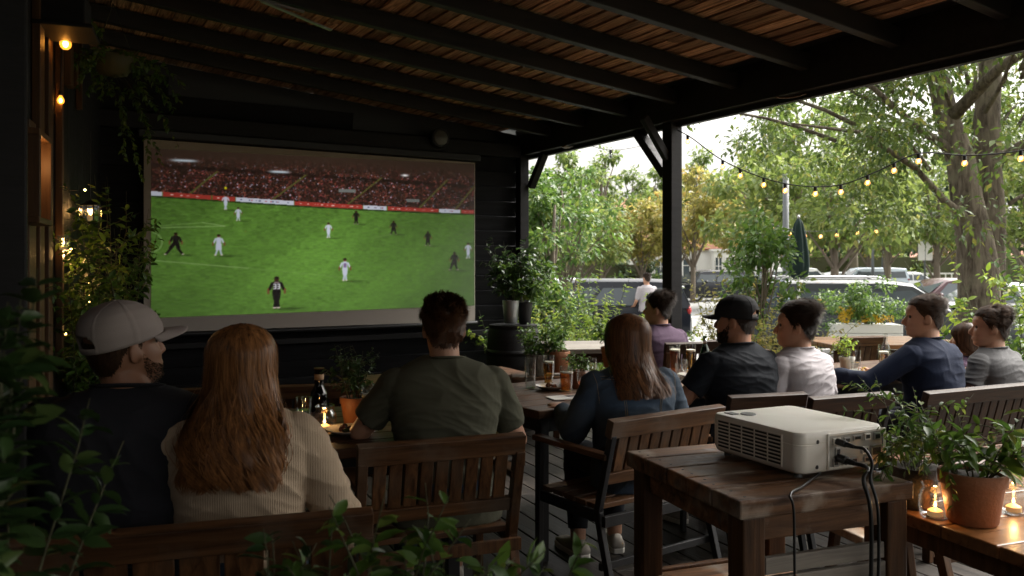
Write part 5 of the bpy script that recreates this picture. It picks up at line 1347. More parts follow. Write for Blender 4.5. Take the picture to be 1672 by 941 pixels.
# ------------------------------------------------------------------ leaves and plants
def leaf_geo(fine):
    """one leaf along +Y, unit length: fine = folded blade of 12 faces, else a folded diamond"""
    if fine:
        ys = [0, .22, .5, .78, 1.0]; ws = [.0, .19, .235, .14, 0]; dz = [0, -.02, -.06, -.13, -.24]
        v = []; f = []
        for y, w, z in zip(ys, ws, dz):
            if w == 0: v.append((0, y, z))
            else: v += [(-w, y, z + .07), (0, y, z), (w, y, z + .07)]
        f = [(0, 2, 1), (0, 3, 2)]; tri = []
        q = [(1, 2, 5, 4), (2, 3, 6, 5), (4, 5, 8, 7), (5, 6, 9, 8)]; f += [(7, 8, 10), (8, 9, 10)]
        for a, b2, c, d in q: f += [(a, b2, c), (a, c, d)]
        return np.array(v, float), np.array(f)
    v = [(0, 0, 0), (-.24, .45, .06), (0, .5, -.02), (.24, .45, .06), (0, 1, -.12)]
    return np.array(v, float), np.array([(0, 2, 1), (0, 3, 2), (1, 2, 4), (2, 3, 4)])
def leaves(P, D, S, rs, fine=False, droop=.3, width=1.0):
    """P positions, D directions, S sizes -> V, F of many separate leaves"""
    lv, lf = leaf_geo(fine); n = len(P); lv = lv * np.array([width, 1, 1])
    D = D + np.array([0, 0, -droop]); D = D / (np.linalg.norm(D, axis=1, keepdims=True) + 1e-9)
    U = np.array([0, 0, 1.0]) + rs.randn(n, 3) * .45; X = np.cross(D, U); X /= (np.linalg.norm(X, axis=1, keepdims=True) + 1e-9); Z = np.cross(X, D)
    V = P[:, None] + S[:, None, None] * (lv[None, :, 0:1] * X[:, None] + lv[None, :, 1:2] * D[:, None] + lv[None, :, 2:3] * Z[:, None])
    Fm = lf[None] + (np.arange(n) * len(lv))[:, None, None]
    return V.reshape(-1, 3), Fm.reshape(-1, 3)
def rdir(rs, n):
    d = rs.randn(n, 3); return d / np.linalg.norm(d, axis=1, keepdims=True)
def twig_plant(parent, rs, stems, leafmat_, size, per, fine=True, stem_r=.003, spread=.35, up=.6, droop=.25, width=1.0, tip=True, names=('stems', 'foliage')):
    """stems: list of polylines; leaves alternate along each stem"""
    m = MB(); Ps, Ds, Ss = [], [], []
    for st_ in stems:
        pts = [Vector(p) for p in st_]; L = sum((b2 - a).length for a, b2 in zip(pts[:-1], pts[1:]))
        m.tube(pts, [stem_r * (1 - .7 * i / (len(pts) - 1)) for i in range(len(pts))], 5)
        n = max(3, int(per * L)); A = np.array([p[:] for p in pts]); tt = np.linspace(0, len(pts) - 1, 40); 
        C = np.stack([np.interp(tt, range(len(pts)), A[:, k]) for k in range(3)], 1)
        q = rs.uniform(.18, 1, n); i = (q * 38).astype(int); T_ = C[i + 1] - C[i]; T_ /= (np.linalg.norm(T_, axis=1, keepdims=True) + 1e-9)
        d = rdir(rs, n); d -= T_ * (d * T_).sum(1, keepdims=True) * .8; d = d / np.linalg.norm(d, axis=1, keepdims=True) + T_ * up
        Ps.append(C[i]); Ds.append(d); Ss.append(size * rs.uniform(.55, 1.15, n) * (1.1 - .4 * q))
    m.build(names[0], M['stem'], parent, smooth=True)
    V, F_ = leaves(np.concatenate(Ps), np.concatenate(Ds), np.concatenate(Ss), rs, fine, droop, width)
    return npmesh(names[1], V, F_, leafmat_, parent, smooth=fine)
def curvy(rs, p, d, L, k=6, bend=.35, grav=0.0):
    pts = [np.array(p, float)]; d = np.array(d, float); d /= np.linalg.norm(d)
    for _ in range(k):
        d = d + rs.randn(3) * bend / k + np.array([0, 0, -grav / k]); d /= np.linalg.norm(d); pts.append(pts[-1] + d * L / k)
    return [tuple(p_) for p_ in pts]
def fan_stems(rs, base, n, L, spread, r0=.02, grav=.0, sub=0):
    out = []
    for _ in range(n):
        a = rs.uniform(0, 6.28); s = spread * math.sqrt(rs.rand()); l = L * rs.uniform(.6, 1.05)
        b = (base[0] + r0 * math.cos(a), base[1] + r0 * math.sin(a), base[2]); st_ = curvy(rs, b, (s * math.cos(a), s * math.sin(a), 1), l, 6, .5, grav); out.append(st_)
        for _ in range(sub):
            k = rs.randint(1, 5); a2 = rs.uniform(0, 6.28); out.append(curvy(rs, st_[k], (math.cos(a2) * .8, math.sin(a2) * .8, .55), l * rs.uniform(.3, .5), 4, .5, grav))
    return out
def pot(parent, r, h, mat, rim=True, soil=True):
    m = MB(); p = [(0, 0), (r * .70, 0), (r * .74, .004), (r * .93, h * .74), (r * .93, h * .76)]
    p += [(r * 1.0, h * .77), (r * 1.02, h * .97), (r * .99, h), (r * .90, h), (r * .88, h * .9), (0, h * .88)] if rim else [(r, h), (r * .93, h), (r * .9, h * .9), (0, h * .88)]
    m.lathe(p, 36); m.build('pot', mat, parent, smooth=True, autosmooth=40)
    if soil: m = MB(); m.lathe([(0, h * .91), (r * .5, h * .915), (r * .9, h * .90)], 24); m.build('soil', M['soil'], parent, smooth=True)
def potted(name, label, loc, r, h, mat, nst, L, spread, leafm, size, per, seed, fine=True, sub=2, grav=0, width=1.0, group=None, rim=True, up=.5, droop=.25):
    rs = np.random.RandomState(seed); t = thing(name, label, 'plant', loc, 0, group); pot(t, r, h, M[mat], rim)
    twig_plant(t, rs, fan_stems(rs, (0, 0, h * .9), nst, L, spread, r * .5, grav, sub), M[leafm], size, per, fine, .0028, up=up, width=width, droop=droop); return t
# table plants
potted('potted_shrub', 'bushy green shrub in terracotta pot behind the candle jar', atz(580, 691, TZ), .066, .115, 'terracotta', 10, .25, .38, 'leaf_dark', .032, 95, 31, sub=4)
potted('potted_herb', 'small leafy herb in orange terracotta pot among the beer glasses', atz(945, 634, TZ), .058, .10, 'terracotta', 8, .13, .7, 'leaf_mid', .036, 100, 32, sub=2)
potted('potted_herb', 'small yellow green herb in pale pot on the right table', atz(1383, 605, TZ), .05, .09, 'white_paint', 8, .17, .6, 'leaf_lime', .034, 100, 33, sub=2)
for k, (px, py, s) in enumerate(((878, 612, 1.0), (912, 607, .9), (1000, 600, 1.0), (1040, 606, .9))):
    potted('potted_herb', ['dark leafy pot plant leftmost behind the glasses', 'bushy pot plant second from left behind the glasses', 'bright pot plant just left of the denim shoulder behind the glasses', 'pot plant behind the chestnut hair'][k], at(px, py, 6.0) * 1.0, .085, .15, 'terracotta' if k else 'bark', 12, .26 * s, .75, 'leaf_mid', .052, 80, 40 + k, sub=2, group='pot plants on the wall behind the table')
m = MB(); m.box((0, 0, 0), (1.3, .26, .04)); m.box((-.55, 0, -.3), (.06, .2, .58)); m.box((.55, 0, -.3), (.06, .2, .58))
pl = at(958, 611, 6.0); pl.z = at(878, 612, 6.0).z - .021
t = thing('plant_bench', 'low plank bench carrying the row of pot plants', 'bench', pl, R(2)); m = MB(); m.box((0, 0, 0), (1.1, .24, .04)); m.build('plank', M['bench_x'], t, bevel=.004)
for s in (-1, 1): m = MB(); m.box((s * .48, 0, -.02 - (pl.z - .02) / 2), (.05, .2, pl.z - .02)); m.build('leg', M['bench_z'], t)
# big pot at the right front
t = potted('potted_plant', 'large terracotta pot with spreading dark green leaves on the honey table', atz(1588, 852, .6215), .098, .16, 'terracotta', 14, .27, .85, 'leaf_mid', .078, 40, 51, sub=2, width=.85, grav=.25, droop=.3)
rs = np.random.RandomState(52)
t = thing('trailing_plant', 'loose trailing plant with thin stems behind the projector corner', 'plant', at(1492, 770, 2.75))
st_ = fan_stems(rs, (0, 0, .0), 12, .34, .6, .03, .25, 2) + [curvy(rs, (0, -.02, .1), (rs.randn() * .6 - .3, -.4, .5), .34, 6, .5, 1.9) for _ in range(9)]
twig_plant(t, rs, st_, M['leaf_mid'], .044, 60, True, .0022, width=.8)
m = MB(); m.lathe([(0, -.115), (.06, -.115), (.08, .02), (.07, .02), (0, 0)], 24); m.build('pot', M['soil'], t, smooth=True)
# tubs by the wall
bx = at(838, 530, 7.25)
t = thing('dark_barrel', 'dark wooden barrel at the wall corner carrying the metal buckets', 'barrel', (bx.x, bx.y, 0))
m = MB(); h_ = bx.z; m.lathe([(0, 0), (.20, 0), (.22, .1), (.245, h_ * .5), (.225, h_ - .06), (.21, h_ - .03), (.215, h_), (0, h_)], 24); m.build('staves', M['black_wood'], t, smooth=True, autosmooth=30)
m = MB(); m.lathe([(.236, h_ * .25), (.246, h_ * .25), (.249, h_ * .3), (.24, h_ * .3)], 24, closed=True); m.build('hoop', M['steel'], t, smooth=True); m = MB(); m.lathe([(.232, h_ * .72), (.242, h_ * .72), (.239, h_ * .77), (.23, h_ * .77)], 24, closed=True); m.build('hoop', M['steel'], t, smooth=True)
potted('bucket_plant', 'tall leafy plant in a bright metal bucket on the barrel', at(834, 528, 7.2) , .075, .20, 'galv', 9, .62, .42, 'leaf_dark', .085, 45, 61, sub=4, rim=False)
potted('bucket_plant', 'bushy hanging plant in a dark bucket right beside the bright bucket', at(857, 529, 7.3), .07, .19, 'steel', 10, .55, .55, 'leaf_mid', .085, 50, 62, sub=4, rim=False, grav=.5)

# foreground leaves by the lens and the climbing plant on the left
rs = np.random.RandomState(71)
t = thing('evergreen_shrub', 'tall dark shrub at the left frame edge close to the camera', 'shrub', (-.78, 1.02, 0))
st_ = [curvy(rs, (rs.uniform(-.10, .12), rs.uniform(-.08, .10), rs.uniform(.5, 1.0)), (rs.randn() * .35 + .05, rs.randn() * .3, 1), rs.uniform(.35, .60), 6, .7) for _ in range(42)]
st_ = [[(min(x, .12), y, min(z, 1.43)) for x, y, z in s_] for s_ in st_]
twig_plant(t, rs, st_, M['leaf_dark'], .066, 105, True, .003, width=.95)
m = MB(); m.lathe([(0, 0), (.14, 0), (.20, .42), (.18, .42), (0, .40)], 28); m.build('pot', M['soil'], t, smooth=True, autosmooth=40)
m = MB()
for s_ in st_: m.tube([(0, 0, .38), s_[0]], .005, 5)
m.build('branches', M['stem'], t)
t = thing('planter_box', 'dark planter box below the frame with the front leaves', 'planter', (-.12, 1.32, 0), R(18))
m = MB(); m.box((0, 0, .37), (1.35, .24, .74)); m.build('box', M['black_wood'], t, bevel=.008)
m = MB(); m.box((0, 0, .735), (1.29, .19, .03)); m.build('soil', M['soil'], t)
def front_plant(label, loc, n, L, spread, size, seed, per=58, mat='leaf_mid', lean=(0, 0)):
    rs = np.random.RandomState(seed); t = thing('leafy_plant', label, 'plant', loc, 0, 'leafy plants in the front planter')
    twig_plant(t, rs, [curvy(rs, (rs.uniform(-.09, .09), rs.uniform(-.05, .05), 0), (rs.randn() * spread + lean[0], rs.randn() * spread * .6 + lean[1], 1), L * rs.uniform(.65, 1.05), 6, .5, .3) for _ in range(n)], M[mat], size, per, True, .003, width=.95)
front_plant('glossy leaves at the bottom centre between bench and armchair', (-.17, 1.36, .74), 17, .33, .42, .066, 81)
front_plant('pale leaved sprig at the bottom beside the olive shirt armchair', (-.02, 1.44, .68), 7, .28, .4, .06, 82, mat='leaf_mid', lean=(.2, .1))
front_plant('small leafy sprig in front of the front bench', (-.36, 1.28, .74), 6, .27, .22, .062, 83, mat='leaf_dark')
front_plant('broad leaves at the lower left corner before the bench', (-.86, 1.22, .68), 14, .33, .26, .062, 84, mat='leaf_mid', per=48)
rs = np.random.RandomState(91)
cpos = at(104, 560, 4.55); t = thing('climbing_plant', 'large dark climbing plant with warm lights among its leaves on the left wall', 'plant', (cpos.x, cpos.y, 0))
st_ = fan_stems(rs, (0, 0, .5), 46, 1.5, .24, .17, .12, 4)
st_ = [[(min(x, .30), y, z) for x, y, z in s_] for s_ in st_]
twig_plant(t, rs, st_, M['leaf_mid'], .068, 44, True, .004)
m = MB(); m.box((0, 0, .25), (.55, .42, .50)); m.build('planter', M['black_wood'], t, bevel=.008)
rs2 = np.random.RandomState(92)
t = thing('fairy_lights', 'tiny warm fairy lights threaded through the climbing plant', 'string lights', (cpos.x, cpos.y, 0))
pts = [(-.20 + .40 * rs2.rand(), -.22 + .3 * rs2.rand(), .9 + .95 * k / 26) for k in range(27)]
m = MB(); m.tube(bez(pts, 130), .0015, 4); m.build('cord', M['cable'], t)
for k, p in enumerate(pts):
    m = MB(); m.ball(p, .006, 8, 6); m.build('bulb', M['bulb'], t)
for k, p in enumerate(((-.12, -.20, 1.62), (.10, -.12, 1.5), (-.02, -.24, 1.25))): plight('fairy_glow', Vector((cpos.x, cpos.y, 0)) + Vector(p), 1.6, r=.03)
jp = at(103, 400, 4.25)
candle_jar('candle_jar', 'dim candle jar tucked among the climbing leaves', jp - Vector((0, 0, .03)), .8, 1.6)
hp = at(185, 95, 5.0); t = thing('hanging_ivy', 'ivy trailing from a hanging basket left above the screen', 'plant', hp)
rs = np.random.RandomState(95)
st_ = [curvy(rs, (rs.uniform(-.12, .12), rs.uniform(-.1, .1), 0), (rs.randn() * .6, rs.randn() * .5, .25), rs.uniform(.3, .55), 8, .8, 1.8) for _ in range(30)]
st_ += [curvy(rs, (.05 + .06 * rs.randn(), -.02, -.1), (.35 + rs.randn() * .15, -.1, -.3), rs.uniform(.5, .82), 9, .5, 1.5) for _ in range(5)]
twig_plant(t, rs, st_, M['leaf_mid'], .05, 75, True, .0018)
m = MB(); m.lathe([(0, -.12), (.08, -.10), (.13, .0), (.125, .01), (0, 0)], 20); m.tube([(.12, 0, 0), (0, 0, .33)], .002, 5); m.tube([(-.12, 0, 0), (0, 0, .33)], .002, 5); m.build('basket', M['stem'], t, smooth=True)

# ------------------------------------------------------------------ trees
def leaf_cloud(rs, C, rad, n, size, fine=False, flat=.75, droop=.35, shell=.35, width=1.0):
    """n leaves gathered round cluster centres C with radii rad"""
    k = rs.randint(0, len(C), n); d = rdir(rs, n); q = rs.rand(n) ** shell
    P = C[k] + d * (rad[k] * q)[:, None] * np.array([1, 1, flat]); D = d * .8 + rdir(rs, n) * .8
    return leaves(P, D, size * rs.uniform(.6, 1.25, n), rs, fine, droop, width)
def branch(m, a, b2, r0, r1, rs, k=7, wob=.12, n=8):
    a, b2 = np.array(a, float), np.array(b2, float); L = np.linalg.norm(b2 - a); pts = []
    off = np.zeros(3)
    for i in range(k + 1):
        q = i / k; off = off + rs.randn(3) * wob * L / k * .6; pts.append(tuple(a + (b2 - a) * q + off * math.sin(q * math.pi) + np.array([0, 0, .10 * L * math.sin(q * math.pi)])))
    m.tube(pts, [r0 + (r1 - r0) * (i / k) for i in range(k + 1)], n); return pts
def tree(name, label, loc, h, cr, tr, mat, nleaf, lsize, seed, clear=.35, ncl=26, flat=.75, bark='bark_far', group=None, shape='round', cat='tree', clr=.30):
    rs = np.random.RandomState(seed); t = thing(name, label, cat, loc, rs.uniform(0, 6), group)
    C = []; z0 = h * clear
    while len(C) < ncl:
        p = rs.uniform(-1, 1, 3)
        if np.linalg.norm(p) > 1: continue
        z = (p[2] + 1) / 2
        wz = {'round': math.sqrt(max(0, 1 - (2 * z - .9) ** 2 / 1.25)), 'cone': 1.05 - z, 'column': .9 - .3 * z}[shape]
        C.append((p[0] * cr * wz, p[1] * cr * wz, z0 + (h - z0) * z * .96))
    C = np.array(C); rad = cr * clr * rs.uniform(.7, 1.3, ncl)
    m = MB(); tp = branch(m, (0, 0, -.1), (rs.randn() * .03 * h, rs.randn() * .03 * h, h * .8), tr, tr * .22, rs, 8, .05, 8)
    for c in C[:min(ncl, 14)]:
        i = min(7, max(1, int(7 * max(.25, (c[2] - .2 * h) / h)))); branch(m, tp[i], c, tr * .38, tr * .08, rs, 4, .12, 5)
    m.build('trunk', M[bark], t, smooth=True)
    V, F_ = leaf_cloud(rs, C, rad, nleaf, lsize, False, flat); npmesh('crown', V, F_, M[mat], t)
    return t
G0 = Vector((0, 0, GZ))
def g(px, d): return Vector(((px - CX) * d / F, d, GZ))

# the big tree on the right: forked trunk, heavy limbs, a wide low crown
rs = np.random.RandomState(101)
bt = thing('broadleaf_tree', 'big forked broadleaf tree with grey bark right of the string lights', 'tree', g(1606, 10.2))
m = MB()
m.tube([(0, 0, -.2), (-.02, 0, .1), (-.03, .0, .5), (-.04, .02, 1.1), (-.05, .02, 1.75), (-.10, .02, 2.1), (-.19, .03, 2.6), (-.26, .04, 3.1), (-.42, .1, 3.7), (-.6, .1, 4.6), (-.7, .2, 5.8)], [.38, .31, .265, .245, .235, .215, .185, .165, .14, .11, .05], 16)
m.tube([(.10, .06, -.2), (.10, .06, .4), (.12, .08, 1.1), (.13, .10, 1.8), (.16, .12, 2.4), (.15, .16, 3.0), (.16, .2, 3.7), (.3, .3, 4.8), (.35, .4, 6)], [.30, .21, .185, .18, .17, .155, .15, .11, .05], 16)
m.tube([(-.14, .02, 2.2), (-.32, -.1, 2.42), (-.62, -.25, 2.58), (-1.1, -.5, 2.95), (-1.9, -.9, 3.3), (-2.8, -1.2, 3.35)], [.07, .055, .045, .035, .025, .01], 10)
m.tube([(-.24, .03, 3.0), (-.5, .0, 3.3), (-.9, -.2, 3.45), (-1.6, -.5, 3.9), (-2.6, -.6, 4.3)], [.08, .06, .045, .03, .01], 10)
m.tube([(.15, .16, 3.0), (.5, .1, 3.3), (1.0, -.2, 3.6), (1.7, -.5, 3.9)], [.07, .05, .035, .015], 10)
m.tube([(-.4, .1, 3.6), (-.2, -.7, 4.1), (.1, -1.6, 4.4), (.0, -2.4, 4.5)], [.09, .06, .04, .015], 10)
C = []; rad = []
while len(C) < 250:
    x, y, z = rs.uniform(-4.3, 3.4), rs.uniform(-2.9, 2.6), rs.uniform(1.7, 7.0)
    lowz = np.interp(x, [-4.3, -3.2, -2.0, -1.0, -.35, .25, 1.2, 3.4], [3.0, 2.85, 2.5, 1.85, 2.9, 3.0, 2.5, 2.4]) + .3 * abs(y + .5)
    if z < lowz: continue
    if (x / 4.3) ** 2 + (y / 3.1) ** 2 + ((z - 3.6) / 3.6) ** 2 > 1.05: continue
    if x < -2.6 and rs.rand() < .35: continue
    if abs(x + .12 + max(0, z - 2.2) * .12) < .62 and y < .35 and z < 4.0 and rs.rand() < .96: continue
    C.append((x, y, z)); rad.append(rs.uniform(.28, .62))
for c in C[:70]: branch(m, (c[0] * .45 - .1, c[1] * .4, min(c[2] * .8 + .3, 4.2)), c, .03, .006, rs, 5, .15, 5)
m.build('trunk', M['bark'], bt, smooth=True)
V, F_ = leaf_cloud(rs, np.array(C), np.array(rad), 40000, .088, False, .6, .45, .45, 1.0)
npmesh('crown', V, F_, M['leaf_big'], bt)

# garden shrubs and trees between the deck and the car park
tree('leafy_tree', 'dense leafy green tree just outside the corner post', g(893, 11.5), 3.3, .62, .07, 'leaf_mid', 3800, .10, 111, .15, 30, shape='column')
tree('leafy_tree', 'slim tree with loose upper sprays left of the sky gap', g(925, 13), 3.75, .8, .06, 'leaf_mid', 1500, .11, 112, .45, 22, clr=.24)
tree('young_tree', 'slender young tree with bright leaves before the grey pole', g(1236, 9.6), 2.65, .55, .035, 'leaf_mid', 1900, .095, 113, .42, 22, shape='column', clr=.3)
def shrub(name, label, loc, n, L, spread, mat, size, per, seed, sub=2, grav=.1, fine=True, width=1.0, group='shrubs along the deck edge', r0=.2):
    rs = np.random.RandomState(seed); t = thing(name, label, 'shrub', loc, 0, group)
    twig_plant(t, rs, fan_stems(rs, (0, 0, 0), n, L, spread, r0, grav, sub), M[mat], size, per, fine, .005, width=width)
    return t
shrub('garden_shrub', 'bright green shrub under the corner tree', g(905, 9.2), 26, 1.89, .45, 'leaf_mid', .085, 30, 121)
shrub('fern', 'feathery lime fern in front of the navy car', g(968, 8.7), 44, 1.85, .42, 'leaf_lime', .085, 62, 122, sub=1, grav=.5, width=.5)
shrub('garden_shrub', 'lime leaved shrub left of the fern', g(925, 8.4), 30, 1.67, .55, 'leaf_lime', .08, 44, 123)
shrub('garden_shrub', 'low green shrub behind the chestnut hair', g(1010, 8.2), 24, 1.42, .6, 'leaf_mid', .08, 32, 124)
shrub('garden_shrub', 'dark green shrub behind the glasses', g(880, 8.0), 22, 1.45, .5, 'leaf_mid', .08, 30, 125)
shrub('garden_shrub', 'low shrub beside the man in purple', g(1052, 9.4), 16, 1.3, .5, 'leaf_lime', .08, 30, 126)
shrub('golden_shrub', 'golden leaved loose bush right of the post', g(1240, 9.3), 26, 1.85, .34, 'leaf_gold', .075, 46, 127, r0=.18)
shrub('golden_shrub', 'yellow leaved bush behind the black cap', g(1240, 8.8), 22, 1.6, .5, 'leaf_gold', .07, 46, 128)
shrub('golden_shrub', 'low yellow green bush right of the slate jacket', g(1262, 8.0), 18, 1.38, .5, 'leaf_lime', .07, 48, 129)
shrub('garden_shrub', 'tall fresh green bush at the foot of the big tree', g(1700, 7.0), 22, 2.25, .36, 'leaf_lime', .10, 30, 130)
shrub('garden_shrub', 'bright leafy bush at the right frame edge', g(1720, 6.6), 26, 2.0, .36, 'leaf_mid', .10, 32, 131)
shrub('garden_shrub', 'low green bush before the big tree trunk', g(1596, 7.6), 14, 1.15, .45, 'leaf_mid', .085, 30, 132)
shrub('garden_shrub', 'thin stemmed weed in front of the white planter', g(1408, 8.6), 7, .95, .3, 'leaf_lime', .06, 26, 133, r0=.05)
shrub('garden_shrub', 'airy pale weed right of the white planter', g(1480, 8.8), 8, 1.05, .3, 'leaf_mid', .06, 28, 134, r0=.05)
shrub('garden_shrub', 'small leafy plant at the honey table edge', g(1330, 7.4), 12, 1.23, .45, 'leaf_lime', .06, 34, 135)
shrub('garden_shrub', 'low green plant left of the honey table', g(1150, 7.9), 14, 1.04, .6, 'leaf_mid', .07, 32, 136)
# white planter with round bush
t = thing('white_planter', 'white plank planter with round bush and yellow flowers on a grey ledge', 'planter', g(1412, 12.6), R(-4))
m = MB()
for k in range(3): m.box((0, 0, .57 + k * .135), (.98, .42, .128))
m.build('box', M['white_paint'], t, bevel=.008)
m = MB(); m.box((0, 0, .24), (1.25, .7, .50)); m.build('ledge', M['stone_grey'], t, bevel=.02)
rs = np.random.RandomState(141); C = np.array([(rs.randn() * .24, rs.randn() * .18, 1.17 + rs.randn() * .13) for _ in range(34)])
V, F_ = leaf_cloud(rs, C, np.full(34, .17), 3200, .065); npmesh('bush', V, F_, M['leaf_mid'], t)
for C in [(-.42 + .22 * rs.rand(), rs.randn() * .1 - .1, 1.02 + rs.rand() * .12) for _ in range(8)] + [(-.4 + .8 * rs.rand(), -.18, .99) for _ in range(9)]:
    V, F_ = leaf_cloud(rs, np.array([C]), np.full(1, .05), 30, .05, droop=-.2); npmesh('flower', V, F_, M['petal'], t)
m = MB(); m.tube([(.02, 0, .9), (.0, 0, 1.2)], .02, 6); m.build('stem', M['stem'], t)
t = thing('stone_trough', 'low stone trough with yellow plants left of the white planter', 'planter', g(1262, 9.8)); m = MB(); m.box((0, 0, .26), (.8, .4, .52)); m.build('trough', M['stone_grey'], t, bevel=.02)
t = thing('stone_trough', 'small stone tub behind the peak of the black cap', 'planter', g(1176, 10.3)); m = MB(); m.lathe([(0, 0), (.17, 0), (.21, .5), (.18, .5), (0, .46)], 24); m.build('tub', M['stone_grey'], t, smooth=True, autosmooth=40)
# closed parasol
t = thing('closed_parasol', 'folded dark green parasol on a white pole', 'parasol', g(1304, 14))
m = MB(); m.tube([(0, 0, 0), (0, 0, 2.6)], .022, 12); m.build('pole', M['white_paint'], t, smooth=True)
m = MB(); rings = []
for z, r in ((1.62, .10), (1.66, .155), (1.80, .165), (2.0, .155), (2.25, .125), (2.5, .075), (2.6, .03)):
    rings.append([Vector((r * (1 + .14 * math.cos(8 * a)) * math.cos(a), r * (1 + .14 * math.cos(8 * a)) * math.sin(a), z + (.04 * math.cos(8 * a) if z < 1.7 else 0))) for a in np.linspace(0, 2 * math.pi, 48, endpoint=False)])
m.loft(rings); m.build('canopy', M['parasol'], t, smooth=True)
m = MB(); m.ball((0, 0, 2.63), (.025, .025, .035), 12, 8); m.build('finial', M['metal'], t, smooth=True)
m = MB(); m.lathe([(0, 0), (.25, 0), (.25, .05), (.04, .09), (.035, .3), (0, .3)], 24); m.build('base', M['stone_grey'], t, smooth=True, autosmooth=40)
t = thing('grey_pole', 'tall plain grey pole behind the young tree', 'pole', g(1283, 24)); m = MB(); m.tube([(0, 0, 0), (0, 0, 4.5)], [.10, .085], 14); m.build('shaft', M['grey_pole'], t, smooth=True)
m = MB(); m.box((0, 0, .03), (.5, .5, .06)); m.build('base_plate', M['grey_pole'], t)

# trees beyond the car park; each kind is grown once and copied
k1 = tree('street_tree', 'green street tree left of the white hatchback', g(948, 38), 5.0, 2.1, .14, 'leaf_far2', 2700, .28, 201, .38, 26, group='street trees beyond the car park')
k2 = tree('street_tree', 'golden street tree left of the post', g(1050, 40), 5.0, 1.7, .11, 'leaf_gold', 2200, .28, 202, .42, 24, group='street trees beyond the car park')
k3 = tree('tall_tree', 'tall loose tree rising into the gap of sky', g(978, 62), 11.4, 2.6, .26, 'leaf_far', 3200, .42, 203, .25, 34, group='tall trees far behind', clr=.24)
k4 = tree('dark_tree', 'dark pine like tree above the far cars', g(1330, 78), 13, 4.0, .4, 'leaf_pine', 5000, .55, 204, .18, 40, group='tall trees far behind', shape='cone')
def again(o, px, d, s, label, rz):
    c = copy_tree(o); c.location = g(px, d); c.scale = (s, s, s); c.rotation_euler[2] = rz; c['label'] = label; return c
again(k1, 880, 34, .95, 'green street tree directly right of the corner post', 1.0)
again(k1, 985, 42, 1.02, 'green street tree behind the white hatchback', 2.1)
again(k2, 1131, 41, 1.35, 'sparse golden street tree just right of the post', 3.3)
again(k2, 1200, 50, 1.3, 'sparse street tree right of the white bay windowed house', 4.4)
again(k1, 1250, 36, 1.35, 'street tree behind the young tree and grey pole', 5.2)
again(k1, 1362, 33, 1.35, 'street tree with thick pale trunk behind the white planter', .4)
again(k1, 1450, 52, 1.5, 'street tree over the lamp posts', 1.9)
again(k1, 1530, 44, 1.45, 'street tree left of the big trunk', 2.8)
again(k1, 1680, 40, 1.5, 'street tree at the right frame edge', 3.9)
again(k2, 1010, 52, .95, 'golden tree under the tall loose tree', 2.0)
again(k2, 1100, 46, 1.15, 'golden tree behind the post', 4.0)
again(k2, 1420, 60, 1.35, 'golden tree behind the lamp posts', 1.0)
again(k2, 1560, 62, 1.4, 'golden tree left of the big tree beyond the cars', 3.0)
again(k3, 940, 58, .98, 'tall tree behind the corner tree', 1.2)
again(k3, 1040, 66, .9, 'tall tree left of the post', 2.3)
again(k3, 1072, 72, .98, 'tall tree behind the post', 3.4)
again(k3, 1130, 70, 1.1, 'tall tree right of the post', 4.4)
again(k3, 1215, 64, 1.0, 'tall tree behind the young tree', 5.4)
again(k3, 1300, 60, 1.45, 'tall tree behind the closed parasol', .7)
again(k3, 1395, 72, 1.6, 'tall tree behind the white planter', 1.7)
again(k3, 1600, 66, 1.6, 'tall tree behind the big trunk', 2.7)
again(k4, 1400, 84, 1.0, 'dark tree behind the lamp posts', 1.1)
again(k4, 1480, 82, 1.1, 'dark tree right of the lamp posts', 2.2)
again(k4, 1560, 86, 1.1, 'dark tree left of the big trunk far away', 3.3)
again(k4, 1250, 84, .9, 'dark tree behind the grey pole', 4.1)
again(k4, 890, 80, .75, 'dark tree behind the corner post', 4.8)
again(k4, 1680, 80, 1.1, 'dark tree at the far right', 5.5)
# hedges
def hedge(label, x0, x1, y, h, d, mat, seed, n, size=.16):
    rs = np.random.RandomState(seed); t = thing('hedge', label, 'hedge', ((x0 + x1) / 2, y, GZ)); L = x1 - x0; ncl = int(L * 2.2)
    C = np.stack([rs.uniform(-L / 2, L / 2, ncl), rs.uniform(-d / 2, d / 2, ncl), rs.uniform(.2, .92, ncl) * h], 1)
    V, F_ = leaf_cloud(rs, C, np.full(ncl, .55) * rs.uniform(.7, 1.2, ncl), n, size); npmesh('foliage', V, F_, M[mat], t)
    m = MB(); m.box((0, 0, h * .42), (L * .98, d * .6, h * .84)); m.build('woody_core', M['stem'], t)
hedge('clipped dark green hedge behind the street trees on the left', 1.5, 8.0, 47.5, 2.3, 1.6, 'leaf_pine', 211, 5200, .2)
hedge('low light green hedge along the verge left of the post', -4, 9, 45.0, 1.3, 1.2, 'leaf_mid', 212, 4200, .2)
hedge('low green hedge in front of the white house', 9.8, 20, 54, 1.1, 1.2, 'leaf_mid', 213, 3600, .22)
hedge('long far hedge under the dark trees', 20, 62, 74, 3.2, 2.0, 'leaf_far', 214, 7000, .4)
hedge('tall far hedge behind the houses', -12, 22, 88, 5.0, 3.0, 'leaf_pine', 215, 7000, .5)

